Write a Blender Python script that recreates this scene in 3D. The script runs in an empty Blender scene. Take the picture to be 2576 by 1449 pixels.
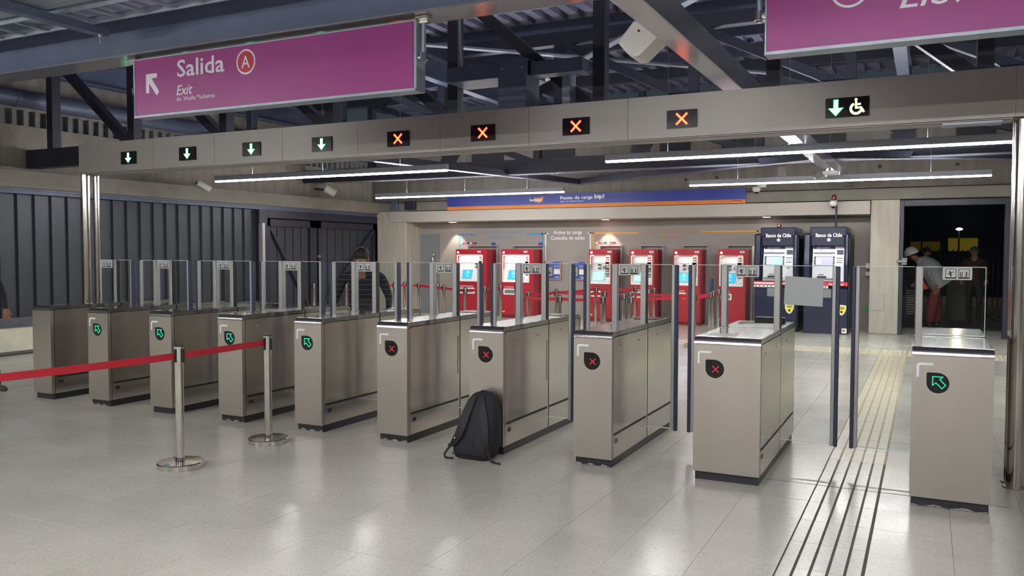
import bpy, bmesh, math, random
from mathutils import Vector, Matrix, Euler
random.seed(7)
R = math.radians
S = bpy.context.scene
COL = S.collection

# ------------------------------------------------------------------ camera, world, light, exposure
cd = bpy.data.cameras.new('camera'); cam = bpy.data.objects.new('camera', cd); COL.objects.link(cam)
YAW, PITCH, ROLL = 0.460983, -0.042354, 0.002091
f_ = Vector((-math.sin(YAW)*math.cos(PITCH), math.cos(YAW)*math.cos(PITCH), math.sin(PITCH)))
r_ = Vector((math.cos(YAW), math.sin(YAW), 0)); u_ = r_.cross(f_)
r2 = r_*math.cos(ROLL)+u_*math.sin(ROLL); u2 = -r_*math.sin(ROLL)+u_*math.cos(ROLL)
CP = Vector((0, -5.9932, 1.65))
m = Matrix((r2, u2, -f_)).transposed().to_4x4(); m.translation = CP
cam.matrix_world = m
cd.sensor_fit = 'HORIZONTAL'; cd.sensor_width = 36; cd.lens = 36*2100/2576
cd.clip_start = .05; cd.clip_end = 200
S.camera = cam
w = bpy.data.worlds.new('world'); S.world = w; w.use_nodes = True
w.node_tree.nodes['Background'].inputs[0].default_value = (.6, .85, 1., 1)
w.node_tree.nodes['Background'].inputs[1].default_value = .05
S.view_settings.view_transform = 'Standard'; S.view_settings.look = 'None'
S.view_settings.gamma = 1; S.view_settings.use_curve_mapping = False
S.view_settings.exposure = 0.0
try: S.cycles.transparent_max_bounces = 48; S.cycles.max_bounces = 14; S.cycles.diffuse_bounces = 5; S.cycles.glossy_bounces = 6
except Exception: pass
TUBE = 150.0      # strength of the linear tubes

def spot(loc, tgt, power, size, blend=.5, col=(1, .86, .68), rad=.03):
    l = bpy.data.lights.new('downlight_beam', 'SPOT'); l.energy = power; l.spot_size = R(size); l.spot_blend = blend
    l.color = col; l.shadow_soft_size = rad
    o = bpy.data.objects.new('downlight_beam', l); COL.objects.link(o); o.location = loc
    o.rotation_euler = (Vector(tgt)-Vector(loc)).to_track_quat('-Z', 'Y').to_euler(); return o
for lx in (-11.25, -6.98, -3.2): spot((lx, 13.12, 2.43), (lx+.02, 13.36, .6), 70, 68, .35)
spot((1.07, 29.6, 2.7), (1.0, 27, 0), 60, 140, .5, (1, .8, .45))

# ------------------------------------------------------------------ materials
MATS = {}
def srgb(r, g, b):
    def c(v):
        v /= 255.; return v/12.92 if v <= .04045 else ((v+.055)/1.055)**2.4
    return (c(r), c(g), c(b), 1)
def mat(name, rgb, rough=.5, metal=0., emit=None, es=1., spec=.5, var=0., scale=8., stretch=(1, 1, 1), bump=0., coat=0., rvar=0.):
    if name in MATS: return MATS[name]
    M = bpy.data.materials.new(name); M.use_nodes = True; nt = M.node_tree; b = nt.nodes['Principled BSDF']
    c = srgb(*rgb) if max(rgb) > 1 else (*rgb, 1)
    b.inputs['Base Color'].default_value = c; b.inputs['Roughness'].default_value = rough; b.inputs['Metallic'].default_value = metal
    b.inputs['Specular IOR Level'].default_value = spec
    if coat: b.inputs['Coat Weight'].default_value = coat; b.inputs['Coat Roughness'].default_value = .1
    if emit: b.inputs['Emission Color'].default_value = (*emit, 1); b.inputs['Emission Strength'].default_value = es
    if var or bump or rvar:
        tc = nt.nodes.new('ShaderNodeTexCoord'); mp = nt.nodes.new('ShaderNodeMapping'); nz = nt.nodes.new('ShaderNodeTexNoise')
        geo = nt.nodes.new('ShaderNodeNewGeometry')
        mp.inputs['Scale'].default_value = stretch; nz.inputs['Scale'].default_value = scale; nz.inputs['Detail'].default_value = 6
        nt.links.new(geo.outputs['Position'], mp.inputs[0]); nt.links.new(mp.outputs[0], nz.inputs['Vector'])
        if var:
            rp = nt.nodes.new('ShaderNodeValToRGB'); rp.color_ramp.elements[0].position = .3; rp.color_ramp.elements[1].position = .7
            rp.color_ramp.elements[0].color = (*[x*(1-var) for x in c[:3]], 1); rp.color_ramp.elements[1].color = (*[min(1, x*(1+var)) for x in c[:3]], 1)
            nt.links.new(nz.outputs[0], rp.inputs[0]); nt.links.new(rp.outputs[0], b.inputs['Base Color'])
        if rvar:
            mr = nt.nodes.new('ShaderNodeMapRange'); mr.inputs[1].default_value = .3; mr.inputs[2].default_value = .7
            mr.inputs[3].default_value = max(0.02, rough-rvar); mr.inputs[4].default_value = rough+rvar
            nt.links.new(nz.outputs[0], mr.inputs[0]); nt.links.new(mr.outputs[0], b.inputs['Roughness'])
        if bump:
            bp = nt.nodes.new('ShaderNodeBump'); bp.inputs['Strength'].default_value = bump; bp.inputs['Distance'].default_value = .01
            nt.links.new(nz.outputs[0], bp.inputs['Height']); nt.links.new(bp.outputs[0], b.inputs['Normal'])
    MATS[name] = M; return M

STEEL = mat('brushed_steel', (.575, .535, .485), .36, 1, var=.04, scale=3, stretch=(1, 1, .35))
STEELS = mat('side_steel', (.70, .66, .615), .2, 1, bump=.02, scale=14, stretch=(1, 1, .12))
CHROME = mat('polished_chrome', (.72, .70, .66), .08, 1, rvar=.03, scale=20)
NOSE = mat('nose_steel', (.5, .48, .46), .2, 1)
ALU = mat('satin_aluminium', (172, 172, 170), .42, .55, var=.03, scale=40)
BEAMST = mat('portal_steel', (.345, .325, .305), .55, .9, var=.05, scale=1.5)
TOPST = mat('top_steel', (.46, .46, .46), .15, 1)
POSTST = mat('post_steel', (.55, .53, .5), .16, 1, var=.05, scale=4)
DARKGAP = mat('dark_gap', (30, 30, 32), .6)
RUBBER = mat('black_rubber', (34, 34, 37), .55, var=.15, scale=30)
PLINTH = mat('black_plinth', (40, 41, 46), .4, var=.25, scale=25)
TAPE = mat('crumpled_tape', (170, 170, 168), .35, .5, var=.3, scale=60, bump=.4)
NAVY = mat('navy_strip', (52, 56, 84), .45, var=.06, scale=30)
PLATE = mat('sign_plate', (200, 202, 200), .5, var=.02, scale=20)
BLACK = mat('black_print', (22, 22, 24), .5)
SCREEN = mat('black_screen', (14, 15, 17), .15)
WHITE = mat('white_print', (232, 230, 228), .5)
BRKT = mat('pale_bracket', (228, 236, 238), .4, var=.03, scale=30)
LEDG = mat('green_led', (.02, .6, .3), .5, emit=(.0, 1, .42), es=1.7)
LEDR = mat('red_led', (.6, .02, .03), .5, emit=(1, .02, .05), es=1.8)
ARRW = mat('green_arrow_core', (.4, 1, .7), .5, emit=(.35, 1, .62), es=4.5)
ARRH = mat('green_arrow_rim', (.0, .5, .2), .5, emit=(0, .75, .22), es=1.0)
XC = mat('amber_cross_core', (1, .5, .1), .5, emit=(1, .3, .05), es=3.0)
XH = mat('red_cross_halo', (.6, 0, 0), .5, emit=(1, .0, .03), es=2.4)  # red emission painted as a halo round the amber cross
WCH = mat('yellow_led', (.8, .9, .2), .5, emit=(.85, 1, .3), es=3.5)
MAGENTA = mat('magenta_sign', (142, 48, 118), .38, var=.04, scale=2)
SIGNW = mat('sign_white', (214, 212, 220), .5)
SIGNRED = mat('sign_red', (176, 38, 62), .45)
BELT = mat('red_belt', (180, 30, 48), .55, var=.06, scale=60)
CLOTH = mat('backpack_cloth', (31, 31, 36), .75, var=.14, scale=90, bump=.25)
CLOTH2 = mat('backpack_trim', (24, 24, 28), .6, bump=.15, scale=90, var=.1)
REDM = mat('machine_red', (172, 30, 46), .3, var=.03, scale=3, coat=.3)
REDD = mat('machine_red_dark', (120, 22, 34), .35, var=.04, scale=3)
CREAM = mat('cream_panel', (236, 234, 226), .45, var=.02, scale=10)
CREAML = mat('cream_panel_lit', (240, 240, 238), .5, var=.02, scale=10)
MLAMP = mat('panel_lamp', (1, 1, 1), .5, emit=(1, .99, .96), es=11)
BTN = mat('green_white_button', (.8, 1, .8), .5, emit=(.85, 1, .8), es=3)
SCY = mat('cyan_screen', (.3, .9, .9), .2, emit=(.32, .95, .96), es=1.0)
SBL = mat('blue_screen', (.05, .4, .9), .2, emit=(.02, .35, .9), es=1.0)
SWH = mat('screen_white', (1, 1, 1), .3, emit=(.85, .95, 1), es=.95)
GREYP = mat('grey_plastic', (120, 122, 122), .4, var=.04, scale=20)
CRIM = mat('crimson_label', (190, 30, 70), .5)
ATMN = mat('atm_navy', (17, 24, 54), .28, var=.07, scale=4, coat=.15)
ATMD = mat('atm_dark', (20, 22, 34), .4, var=.05, scale=4)
SILV = mat('silver_fascia', (196, 198, 202), .35, .25, var=.03, scale=12)
BANR = mat('band_red', (206, 36, 54), .4)
YEL = mat('sticker_yellow', (232, 222, 70), .5)
ORANGE = mat('banner_orange', (206, 118, 42), .5, var=.03, scale=2)
BLUE = mat('banner_blue', (40, 54, 140), .45, var=.04, scale=2)
SKYB = mat('line_blue', (48, 146, 198), .5, var=.03)
TXTB = mat('faded_blue_text', (112, 134, 168), .5, var=.1, scale=60)
TXTO = mat('faded_orange_text', (176, 128, 100), .5, var=.12, scale=60)
OCHRE = mat('line_ochre', (224, 158, 48), .5, var=.03)
POSTB = mat('poster_blue', (58, 96, 168), .45, var=.04)
POSTO = mat('poster_orange_frame', (214, 158, 124), .5)
CONCD = mat('darkened_concrete', (108, 102, 95), .75, var=.16, scale=2.2, stretch=(3, 3, .7), bump=.25)  # concrete copy darkened to offset lamp light on the back wall
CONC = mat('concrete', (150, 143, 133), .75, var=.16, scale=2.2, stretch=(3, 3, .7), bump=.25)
CONCB = mat('beam_concrete', (136, 131, 121), .75, var=.12, scale=2.5, stretch=(1, 1, 2), bump=.2)
CONCL = mat('pale_concrete', (176, 170, 156), .7, var=.14, scale=2.4, stretch=(3.5, 3.5, .5), bump=.25)
PAINT = mat('wall_paint', (148, 141, 136), .6, var=.03, scale=1.5)
LEDGE = mat('ledge_paint', (176, 169, 160), .55, var=.04, scale=1.5)
DOORG = mat('door_grey', (120, 123, 126), .5, var=.03)
PANEL = mat('dark_ribbed_panel', (62, 66, 74), .42, .35, var=.07, scale=3)
DSTEEL = mat('dark_painted_steel', (46, 46, 58), .45, .1, var=.12, scale=4)
DSTEEL2 = mat('blue_grey_steel', (86, 94, 116), .45, .1, var=.1, scale=4)
GALV = mat('galvanised_steel', (150, 158, 168), .45, .5, var=.1, scale=10)
LGST = mat('light_painted_steel', (158, 156, 162), .2, .75, var=.04, scale=4)
DECK = mat('roof_deck', (116, 114, 136), .6, var=.12, scale=2)  # deck colour lightened to imitate haze under the roof
WPL = mat('white_plastic', (216, 214, 206), .45, var=.02)
TUBEM = mat('fluorescent_tube', (1, 1, 1), .5, emit=(1, .985, .97), es=TUBE)
GROUT = mat('floor_grout', (92, 88, 80), .8)
GROOVE = mat('groove_dark', (84, 76, 64), .7, var=.2, scale=30)
GROOVEY = mat('groove_tan', (168, 154, 120), .7, var=.2, scale=30)
YTILE = mat('yellow_tile', (196, 189, 166), .28, var=.06, scale=6)
EXTG = mat('outdoor_ground', (62, 62, 62), .8, var=.2, scale=2)
EXTW = mat('outdoor_wall', (84, 86, 80), .85, var=.2, scale=2)
YWALL = mat('yellow_wall_glow', (150, 120, 30), .8, emit=(.5, .36, .03), es=.12)  # emission stands in for lamplight falling on the wall
PAPER = mat('grey_paper', (176, 182, 182), .7, var=.03, scale=6)
PAPERW = mat('white_paper', (222, 222, 218), .7, var=.02)
BLUEP = mat('blue_tube_plastic', (46, 96, 184), .4)
SKIN = mat('skin', (150, 104, 82), .55, var=.06, scale=20)
HAIR = mat('dark_hair', (34, 27, 25), .6, var=.2, scale=80, bump=.4)
JEANS = mat('dark_jeans', (30, 34, 52), .8, var=.1, scale=40)
MAROON = mat('maroon_trousers', (128, 52, 50), .8, var=.1, scale=12)
GREYJ = mat('grey_jacket', (158, 160, 160), .75, var=.07, scale=9, bump=.2)
HELM = mat('white_helmet', (232, 230, 224), .3)
HIVIS = mat('orange_cloth', (232, 84, 36), .6, emit=None)
DKCL = mat('dark_cloth', (36, 34, 40), .8, var=.12, scale=20)
SHOE = mat('brown_shoe', (70, 62, 52), .6, var=.1, scale=20)
BEACON = mat('beacon_red', (110, 20, 26), .2)
BEACONL = mat('beacon_lit', (1, .5, .5), .3, emit=(1, .5, .45), es=4)

def tile_mat():
    M = bpy.data.materials.new('terrazzo_tile'); M.use_nodes = True; nt = M.node_tree; b = nt.nodes['Principled BSDF']
    geo = nt.nodes.new('ShaderNodeNewGeometry'); oi = nt.nodes.new('ShaderNodeObjectInfo')
    n1 = nt.nodes.new('ShaderNodeTexNoise'); n1.inputs['Scale'].default_value = .9; n1.inputs['Detail'].default_value = 4
    vo = nt.nodes.new('ShaderNodeTexVoronoi'); vo.inputs['Scale'].default_value = 130
    nt.links.new(geo.outputs['Position'], n1.inputs['Vector']); nt.links.new(geo.outputs['Position'], vo.inputs['Vector'])
    r1 = nt.nodes.new('ShaderNodeValToRGB'); r1.color_ramp.elements[0].position = .3; r1.color_ramp.elements[1].position = .7
    r1.color_ramp.elements[0].color = srgb(178, 176, 166); r1.color_ramp.elements[1].color = srgb(194, 192, 182)
    nt.links.new(n1.outputs[0], r1.inputs[0])
    r2_ = nt.nodes.new('ShaderNodeValToRGB')
    e = r2_.color_ramp.elements; e[0].position = 0; e[0].color = (.82, .81, .78, 1); e[1].position = .18; e[1].color = (1, 1, 1, 1)
    e2 = r2_.color_ramp.elements.new(.85); e2.color = (1, 1, 1, 1); e3 = r2_.color_ramp.elements.new(1.); e3.color = (1.1, 1.1, 1.08, 1)
    sep = nt.nodes.new('ShaderNodeSeparateColor'); nt.links.new(vo.outputs['Color'], sep.inputs[0]); nt.links.new(sep.outputs[0], r2_.inputs[0])
    mx = nt.nodes.new('ShaderNodeMix'); mx.data_type = 'RGBA'; mx.blend_type = 'MULTIPLY'; mx.inputs[0].default_value = 1
    nt.links.new(r1.outputs[0], mx.inputs[6]); nt.links.new(r2_.outputs[0], mx.inputs[7])
    mr = nt.nodes.new('ShaderNodeMapRange'); mr.inputs[3].default_value = .965; mr.inputs[4].default_value = 1.02
    nt.links.new(oi.outputs['Random'], mr.inputs[0])
    mx2 = nt.nodes.new('ShaderNodeVectorMath'); mx2.operation = 'SCALE'
    nt.links.new(mx.outputs[2], mx2.inputs[0]); nt.links.new(mr.outputs[0], mx2.inputs['Scale'])
    nt.links.new(mx2.outputs[0], b.inputs['Base Color'])
    n2 = nt.nodes.new('ShaderNodeTexNoise'); n2.inputs['Scale'].default_value = 3; n2.inputs['Detail'].default_value = 5
    nt.links.new(geo.outputs['Position'], n2.inputs['Vector'])
    m2 = nt.nodes.new('ShaderNodeMapRange'); m2.inputs[1].default_value = .3; m2.inputs[2].default_value = .7; m2.inputs[3].default_value = .17; m2.inputs[4].default_value = .27
    nt.links.new(n2.outputs[0], m2.inputs[0]); nt.links.new(m2.outputs[0], b.inputs['Roughness'])
    b.inputs['Specular IOR Level'].default_value = .6
    return M
TILE = tile_mat()
def glass_mat(name, tint, k):
    M = bpy.data.materials.new(name); M.use_nodes = True; nt = M.node_tree; nt.nodes.remove(nt.nodes['Principled BSDF'])
    out = nt.nodes['Material Output']; tr = nt.nodes.new('ShaderNodeBsdfTransparent'); gl = nt.nodes.new('ShaderNodeBsdfGlossy')
    fr = nt.nodes.new('ShaderNodeFresnel'); fr.inputs[0].default_value = 1.4; mx = nt.nodes.new('ShaderNodeMixShader')
    mu = nt.nodes.new('ShaderNodeMath'); mu.operation = 'MULTIPLY'; mu.inputs[1].default_value = k
    tr.inputs[0].default_value = (*tint, 1); gl.inputs['Roughness'].default_value = .02
    ge = nt.nodes.new('ShaderNodeNewGeometry'); iv = nt.nodes.new('ShaderNodeMath'); iv.operation = 'SUBTRACT'; iv.inputs[0].default_value = 1
    m2 = nt.nodes.new('ShaderNodeMath'); m2.operation = 'MULTIPLY'
    nt.links.new(ge.outputs['Backfacing'], iv.inputs[1]); nt.links.new(fr.outputs[0], mu.inputs[0]); nt.links.new(mu.outputs[0], m2.inputs[0]); nt.links.new(iv.outputs[0], m2.inputs[1]); nt.links.new(m2.outputs[0], mx.inputs[0]); nt.links.new(tr.outputs[0], mx.inputs[1]); nt.links.new(gl.outputs[0], mx.inputs[2])
    nt.links.new(mx.outputs[0], out.inputs[0]); return M
GLASS = glass_mat('clear_glass', (.95, .965, .96), 1.0)
GEDGE = mat('glass_edge', (206, 222, 216), .2, var=.03, emit=None)
def stripe_mat():
    M = bpy.data.materials.new('striped_sweater'); M.use_nodes = True; nt = M.node_tree; b = nt.nodes['Principled BSDF']
    tc = nt.nodes.new('ShaderNodeTexCoord'); sp = nt.nodes.new('ShaderNodeSeparateXYZ'); nt.links.new(tc.outputs['Object'], sp.inputs[0])
    a = nt.nodes.new('ShaderNodeMath'); a.operation = 'MULTIPLY'; a.inputs[1].default_value = 1/.06
    fr = nt.nodes.new('ShaderNodeMath'); fr.operation = 'FRACT'; gt = nt.nodes.new('ShaderNodeMath'); gt.operation = 'GREATER_THAN'; gt.inputs[1].default_value = .93
    nt.links.new(sp.outputs[2], a.inputs[0]); nt.links.new(a.outputs[0], fr.inputs[0]); nt.links.new(fr.outputs[0], gt.inputs[0])
    mx = nt.nodes.new('ShaderNodeMix'); mx.data_type = 'RGBA'; mx.inputs[6].default_value = srgb(38, 37, 46); mx.inputs[7].default_value = srgb(126, 124, 128)
    nt.links.new(gt.outputs[0], mx.inputs[0]); nt.links.new(mx.outputs[2], b.inputs['Base Color']); b.inputs['Roughness'].default_value = .85
    return M
STRIPE = stripe_mat()

# ------------------------------------------------------------------ builders
def origin(o):
    v = Vector((0, 0, 0))
    while o is not None: v += Vector(o.location); o = o.parent
    return v
def tag(o, label=None, cat=None, group=None, kind=None):
    if label: o['label'] = label
    if cat: o['category'] = cat
    if group: o['group'] = group
    if kind: o['kind'] = kind
    return o
def empty(name, loc, label, cat, group=None, kind=None):
    o = bpy.data.objects.new(name, None); COL.objects.link(o); o.location = loc; o.empty_display_size = .1
    return tag(o, label, cat, group, kind)
class MB:
    def __init__(s): s.v = []; s.f = []; s.mi = []; s.m = 0
    def add(s, vs, fs):
        k = len(s.v); s.v += [tuple(p) for p in vs]
        for f in fs: s.f.append([i+k for i in f]); s.mi.append(s.m)
        return s
    def box(s, x0, x1, y0, y1, z0, z1):
        if x0 > x1: x0, x1 = x1, x0
        if y0 > y1: y0, y1 = y1, y0
        if z0 > z1: z0, z1 = z1, z0
        return s.add([(x0, y0, z0), (x1, y0, z0), (x1, y1, z0), (x0, y1, z0), (x0, y0, z1), (x1, y0, z1), (x1, y1, z1), (x0, y1, z1)],
                     [(0, 3, 2, 1), (4, 5, 6, 7), (0, 1, 5, 4), (1, 2, 6, 5), (2, 3, 7, 6), (3, 0, 4, 7)])
    def prism(s, poly, axis, a, b):
        """poly of 2D points; axis x:(y,z)  y:(x,z)  z:(x,y)"""
        def P(u, v, t): return (t, u, v) if axis == 'x' else (u, t, v) if axis == 'y' else (u, v, t)
        n = len(poly)
        ar = sum(poly[i][0]*poly[(i+1) % n][1]-poly[(i+1) % n][0]*poly[i][1] for i in range(n))
        if ar < 0: poly = poly[::-1]
        if axis == 'y': a, b = max(a, b), min(a, b)
        else: a, b = min(a, b), max(a, b)
        vs = [P(u, v, a) for u, v in poly]+[P(u, v, b) for u, v in poly]
        fs = [tuple(range(n))[::-1], tuple(range(n, 2*n))]+[(i, (i+1) % n, n+(i+1) % n, n+i) for i in range(n)]
        return s.add(vs, fs)
    def bar(s, p0, p1, w, h, up=(0, 0, 1)):
        p0, p1 = Vector(p0), Vector(p1); d = (p1-p0).normalized(); sd = d.cross(Vector(up))
        if sd.length < 1e-4: sd = d.cross(Vector((0, 1, 0)))
        sd.normalize(); uu = sd.cross(d)
        vs = []
        for p in (p0, p1):
            for a, b in ((-1, -1), (1, -1), (1, 1), (-1, 1)): vs.append(p+sd*a*w/2+uu*b*h/2)
        return s.add(vs, [(0, 1, 2, 3), (7, 6, 5, 4), (0, 4, 5, 1), (1, 5, 6, 2), (2, 6, 7, 3), (3, 7, 4, 0)])
    def tube(s, path, r, n=10, caps=True):
        path = [Vector(p) for p in path]; rs = r if isinstance(r, (list, tuple)) else [r]*len(path); rings = []; prev = None
        for i, p in enumerate(path):
            d = (path[min(i+1, len(path)-1)]-path[max(i-1, 0)]).normalized()
            if prev is None:
                a = d.orthogonal().normalized()
            else:
                a = (prev-d*prev.dot(d)).normalized()
            prev = a; b = d.cross(a)
            rings.append([p+(a*math.cos(2*math.pi*k/n)+b*math.sin(2*math.pi*k/n))*rs[i] for k in range(n)])
        return s.loft(rings, caps)
    def loft(s, rings, caps=True, closed=True):
        n = len(rings[0]); vs = [q for rg in rings for q in rg]; fs = []
        for i in range(len(rings)-1):
            for k in range(n if closed else n-1):
                k2 = (k+1) % n; fs.append((i*n+k, i*n+k2, (i+1)*n+k2, (i+1)*n+k))
        if caps: fs.append(tuple(range(n))[::-1]); fs.append(tuple(range((len(rings)-1)*n, len(rings)*n)))
        return s.add(vs, fs)
    def cyl(s, p0, p1, r0, r1=None, n=16): return s.tube([p0, p1], [r0, r0 if r1 is None else r1], n)
    def lathe(s, c, prof, n=24):
        rings = [[(c[0]+r*math.cos(2*math.pi*k/n), c[1]+r*math.sin(2*math.pi*k/n), c[2]+z) for k in range(n)] for r, z in prof]
        return s.loft(rings)
    def text(s, txt, x, z, y, size, bold=0., italic=0., width=None, align='LEFT', thick=.0015):
        cu = bpy.data.curves.new('t', 'FONT'); cu.body = txt; cu.size = size; cu.offset = bold*size; cu.shear = italic
        cu.align_x = align; cu.resolution_u = 2; cu.fill_mode = 'FRONT'
        o = bpy.data.objects.new('t', cu); COL.objects.link(o)
        dg = bpy.context.evaluated_depsgraph_get(); me = bpy.data.meshes.new_from_object(o.evaluated_get(dg))
        xs = [v.co.x for v in me.vertices]
        k = 1.
        if width and xs:
            k = width/(max(xs)-min(xs)) if align == 'LEFT' else width/(max(xs)-min(xs))
        x0 = min(xs) if (align == 'LEFT' and xs) else 0
        vs = [(x+(v.co.x-x0)*k, y-thick, z+v.co.y) for v in me.vertices]
        s.add(vs, [tuple(p.vertices) for p in me.polygons])
        bpy.data.objects.remove(o); bpy.data.curves.remove(cu); bpy.data.meshes.remove(me)
        return s
    def build(s, name, mats, parent=None, bevel=0., smooth=False, label=None, seg=1):
        me = bpy.data.meshes.new(name); og = origin(parent) if parent is not None else Vector((0, 0, 0))
        me.from_pydata([tuple(Vector(p)-og) for p in s.v], [], s.f)
        mats = mats if isinstance(mats, (list, tuple)) else [mats]
        for mm in mats: me.materials.append(mm)
        for p, i in zip(me.polygons, s.mi): p.material_index = i
        if bevel:
            bm = bmesh.new(); bm.from_mesh(me)
            ed = [e for e in bm.edges if len(e.link_faces) == 2 and e.calc_face_angle(0) > .6]
            bmesh.ops.bevel(bm, geom=ed, offset=bevel, segments=seg, affect='EDGES', profile=.6, clamp_overlap=True)
            bm.to_mesh(me); bm.free()
        me.update()
        if smooth:
            me.shade_smooth(); me.set_sharp_from_angle(angle=R(38))
        o = bpy.data.objects.new(name, me); COL.objects.link(o)
        if parent is not None: o.parent = parent
        if label: o['label'] = label
        return o
def rrect(x0, x1, z0, z1, r, n=5):
    pts = []
    for cx, cz, a0 in ((x1-r, z1-r, 0), (x0+r, z1-r, 90), (x0+r, z0+r, 180), (x1-r, z0+r, 270)):
        for k in range(n+1):
            a = R(a0+90*k/n); pts.append((cx+r*math.cos(a), cz+r*math.sin(a)))
    return pts
def circ(cx, cz, r, n=24): return [(cx+r*math.cos(2*math.pi*k/n), cz+r*math.sin(2*math.pi*k/n)) for k in range(n)]
def ring_prism(mb, outer, inner, axis, a, b):
    """frame between two loops with equal point counts, extruded along y from a(front) to b(back)"""
    n = len(outer); vs = []
    def P(u, v, t): return (t, u, v) if axis == 'x' else (u, t, v)
    for t in (a, b):
        vs += [P(u, v, t) for u, v in outer]+[P(u, v, t) for u, v in inner]
    fs = []
    for i in range(n):
        j = (i+1) % n
        fs += [(i, j, n+j, n+i), (2*n+i, 3*n+i, 3*n+j, 2*n+j), (i, 2*n+i, 2*n+j, j), (n+i, n+j, 3*n+j, 3*n+i)]
    if axis == 'y': pass
    mb.add(vs, fs)
def children(o): return [c for c in bpy.data.objects if c.parent == o]
def dup(root, loc, label=None, group=None, rotz=None):
    def cp(o, par):
        c = o.copy(); COL.objects.link(c)
        if par is not None: c.parent = par
        for ch in o.children: cp(ch, c)
        return c
    c = cp(root, None); c.location = loc
    if rotz is not None: c.rotation_euler = (0, 0, rotz)
    if label: c['label'] = label
    if group: c['group'] = group
    return c

# ------------------------------------------------------------------ structure: floor
TX, TY = .415, .4275
GX0 = -.675                       # left edge of the tactile column
floor = MB().box(-13.75, 6.2, -14, 14.6, -.3, -.006).build('floor', GROUT); tag(floor, kind='structure')
def tilemesh(name, w, d, m_, z0=-.006, z1=0., ch=.0002):
    x, y = w/2, d/2
    mb = MB(); vs = [(-x, -y, z0), (x, -y, z0), (x, y, z0), (-x, y, z0), (-x, -y, z1-ch), (x, -y, z1-ch), (x, y, z1-ch), (-x, y, z1-ch),
                     (-x+ch, -y+ch, z1), (x-ch, -y+ch, z1), (x-ch, y-ch, z1), (-x+ch, y-ch, z1)]
    fs = [(0, 1, 5, 4), (1, 2, 6, 5), (2, 3, 7, 6), (3, 0, 4, 7), (4, 5, 9, 8), (5, 6, 10, 9), (6, 7, 11, 10), (7, 4, 8, 11), (8, 9, 10, 11)]
    mb.add(vs, fs); return mb
gap = .0016
tmesh = tilemesh('floor_tile', TX-gap, TY-gap, TILE).build('floor_tile', TILE, floor)
def tact(m1, m2):
    mb = tilemesh('t', .421-gap, TY-gap, m1, -.006, -.0035, .0005); mb.mi = [0]*len(mb.f); mb.m = 1
    for k in range(5):
        xa = -.2105+.0165*.5+k*.0822; xb = xa+.0822-.0150
        mb.box(xa, xb, -TY/2+.0015, TY/2-.0015, -.004, 0)
    return mb
tacA = tact(0, 0).build('tactile_tile', [GROOVE, TILE], floor); tacB = tact(0, 0).build('tactile_tile', [GROOVEY, YTILE], floor)
wb = tilemesh('w', TX-gap, TY-gap, 0, -.006, -.001, .001)
for i in range(6):
    for j in range(6):
        cx, cy = -TX/2+.035+i*.069, -TY/2+.035+j*.0715
        rg = [[(cx+.013*math.cos(a), cy+.013*math.sin(a), -.001) for a in [k*math.pi/3 for k in range(6)]], [(cx+.008*math.cos(a), cy+.008*math.sin(a), .004) for a in [k*math.pi/3 for k in range(6)]]]
        wb.loft(rg)
warn = wb.build('warning_tile', YTILE, floor)
def inview(x, y):
    d = Vector((x, y, 0))-CP; z = d.dot(f_)
    if z < .3: return None
    px = 1288+2100*d.dot(r2)/z; py = 724.5-2100*d.dot(u2)/z
    if px < -250 or px > 2830 or py > 1750: return None
    return z
cells = []
ys0 = .2475
for j in range(-34, 34):
    yc = ys0+(j+.5)*TY
    if yc > 14.5 or yc < -13.8: continue
    for i in range(-31, 17):
        xc = GX0+(i+.5)*TX if i < 0 else (GX0+.2105 if i == 0 else GX0+.421+(i-.5)*TX)
        if xc < -13.3 or xc > 6: continue
        d = inview(xc, yc); k = 'tile'
        if i == 0 and yc < 8.6: k = 'tactA' if yc < 1.1 else 'tactB'
        elif 8.6 < yc < 9.46 and -7.2 < xc: k = 'warn'
        cells.append((d if d else 1e3+abs(yc), k, xc, yc))
cells.sort(key=lambda c: c[0])
cnt = {'tile': 0, 'tactA': 0, 'tactB': 0, 'warn': 0}
src = {'tile': tmesh, 'tactA': tacA, 'tactB': tacB, 'warn': warn}
rest = MB(); resty = MB()
for d, k, xc, yc in cells:
    lim = {'tile': 299, 'tactA': 200, 'tactB': 200, 'warn': 60}[k]
    if cnt[k] < lim and d < 1e3:
        o = src[k] if cnt[k] == 0 else src[k].copy()
        if cnt[k]: COL.objects.link(o)
        o.location = (xc, yc, random.uniform(-.0004, .0004) if k == 'tile' else 0)
        cnt[k] += 1
    else:
        mb = resty if k in ('warn', 'tactB') else rest
        tt = tilemesh('x', TX-gap, TY-gap, 0); mb.add([(x+xc, y+yc, z) for x, y, z in tt.v], tt.f)
ro = rest.build('distant_tiles', TILE, floor); tag(ro, kind='stuff')
ro = resty.build('distant_warning_tiles', YTILE, floor); tag(ro, kind='stuff')
tag(MB().box(-13.35, -13.0, -8, 8.3, 0, .02).build('trim_1', DSTEEL), kind='structure')

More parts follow.
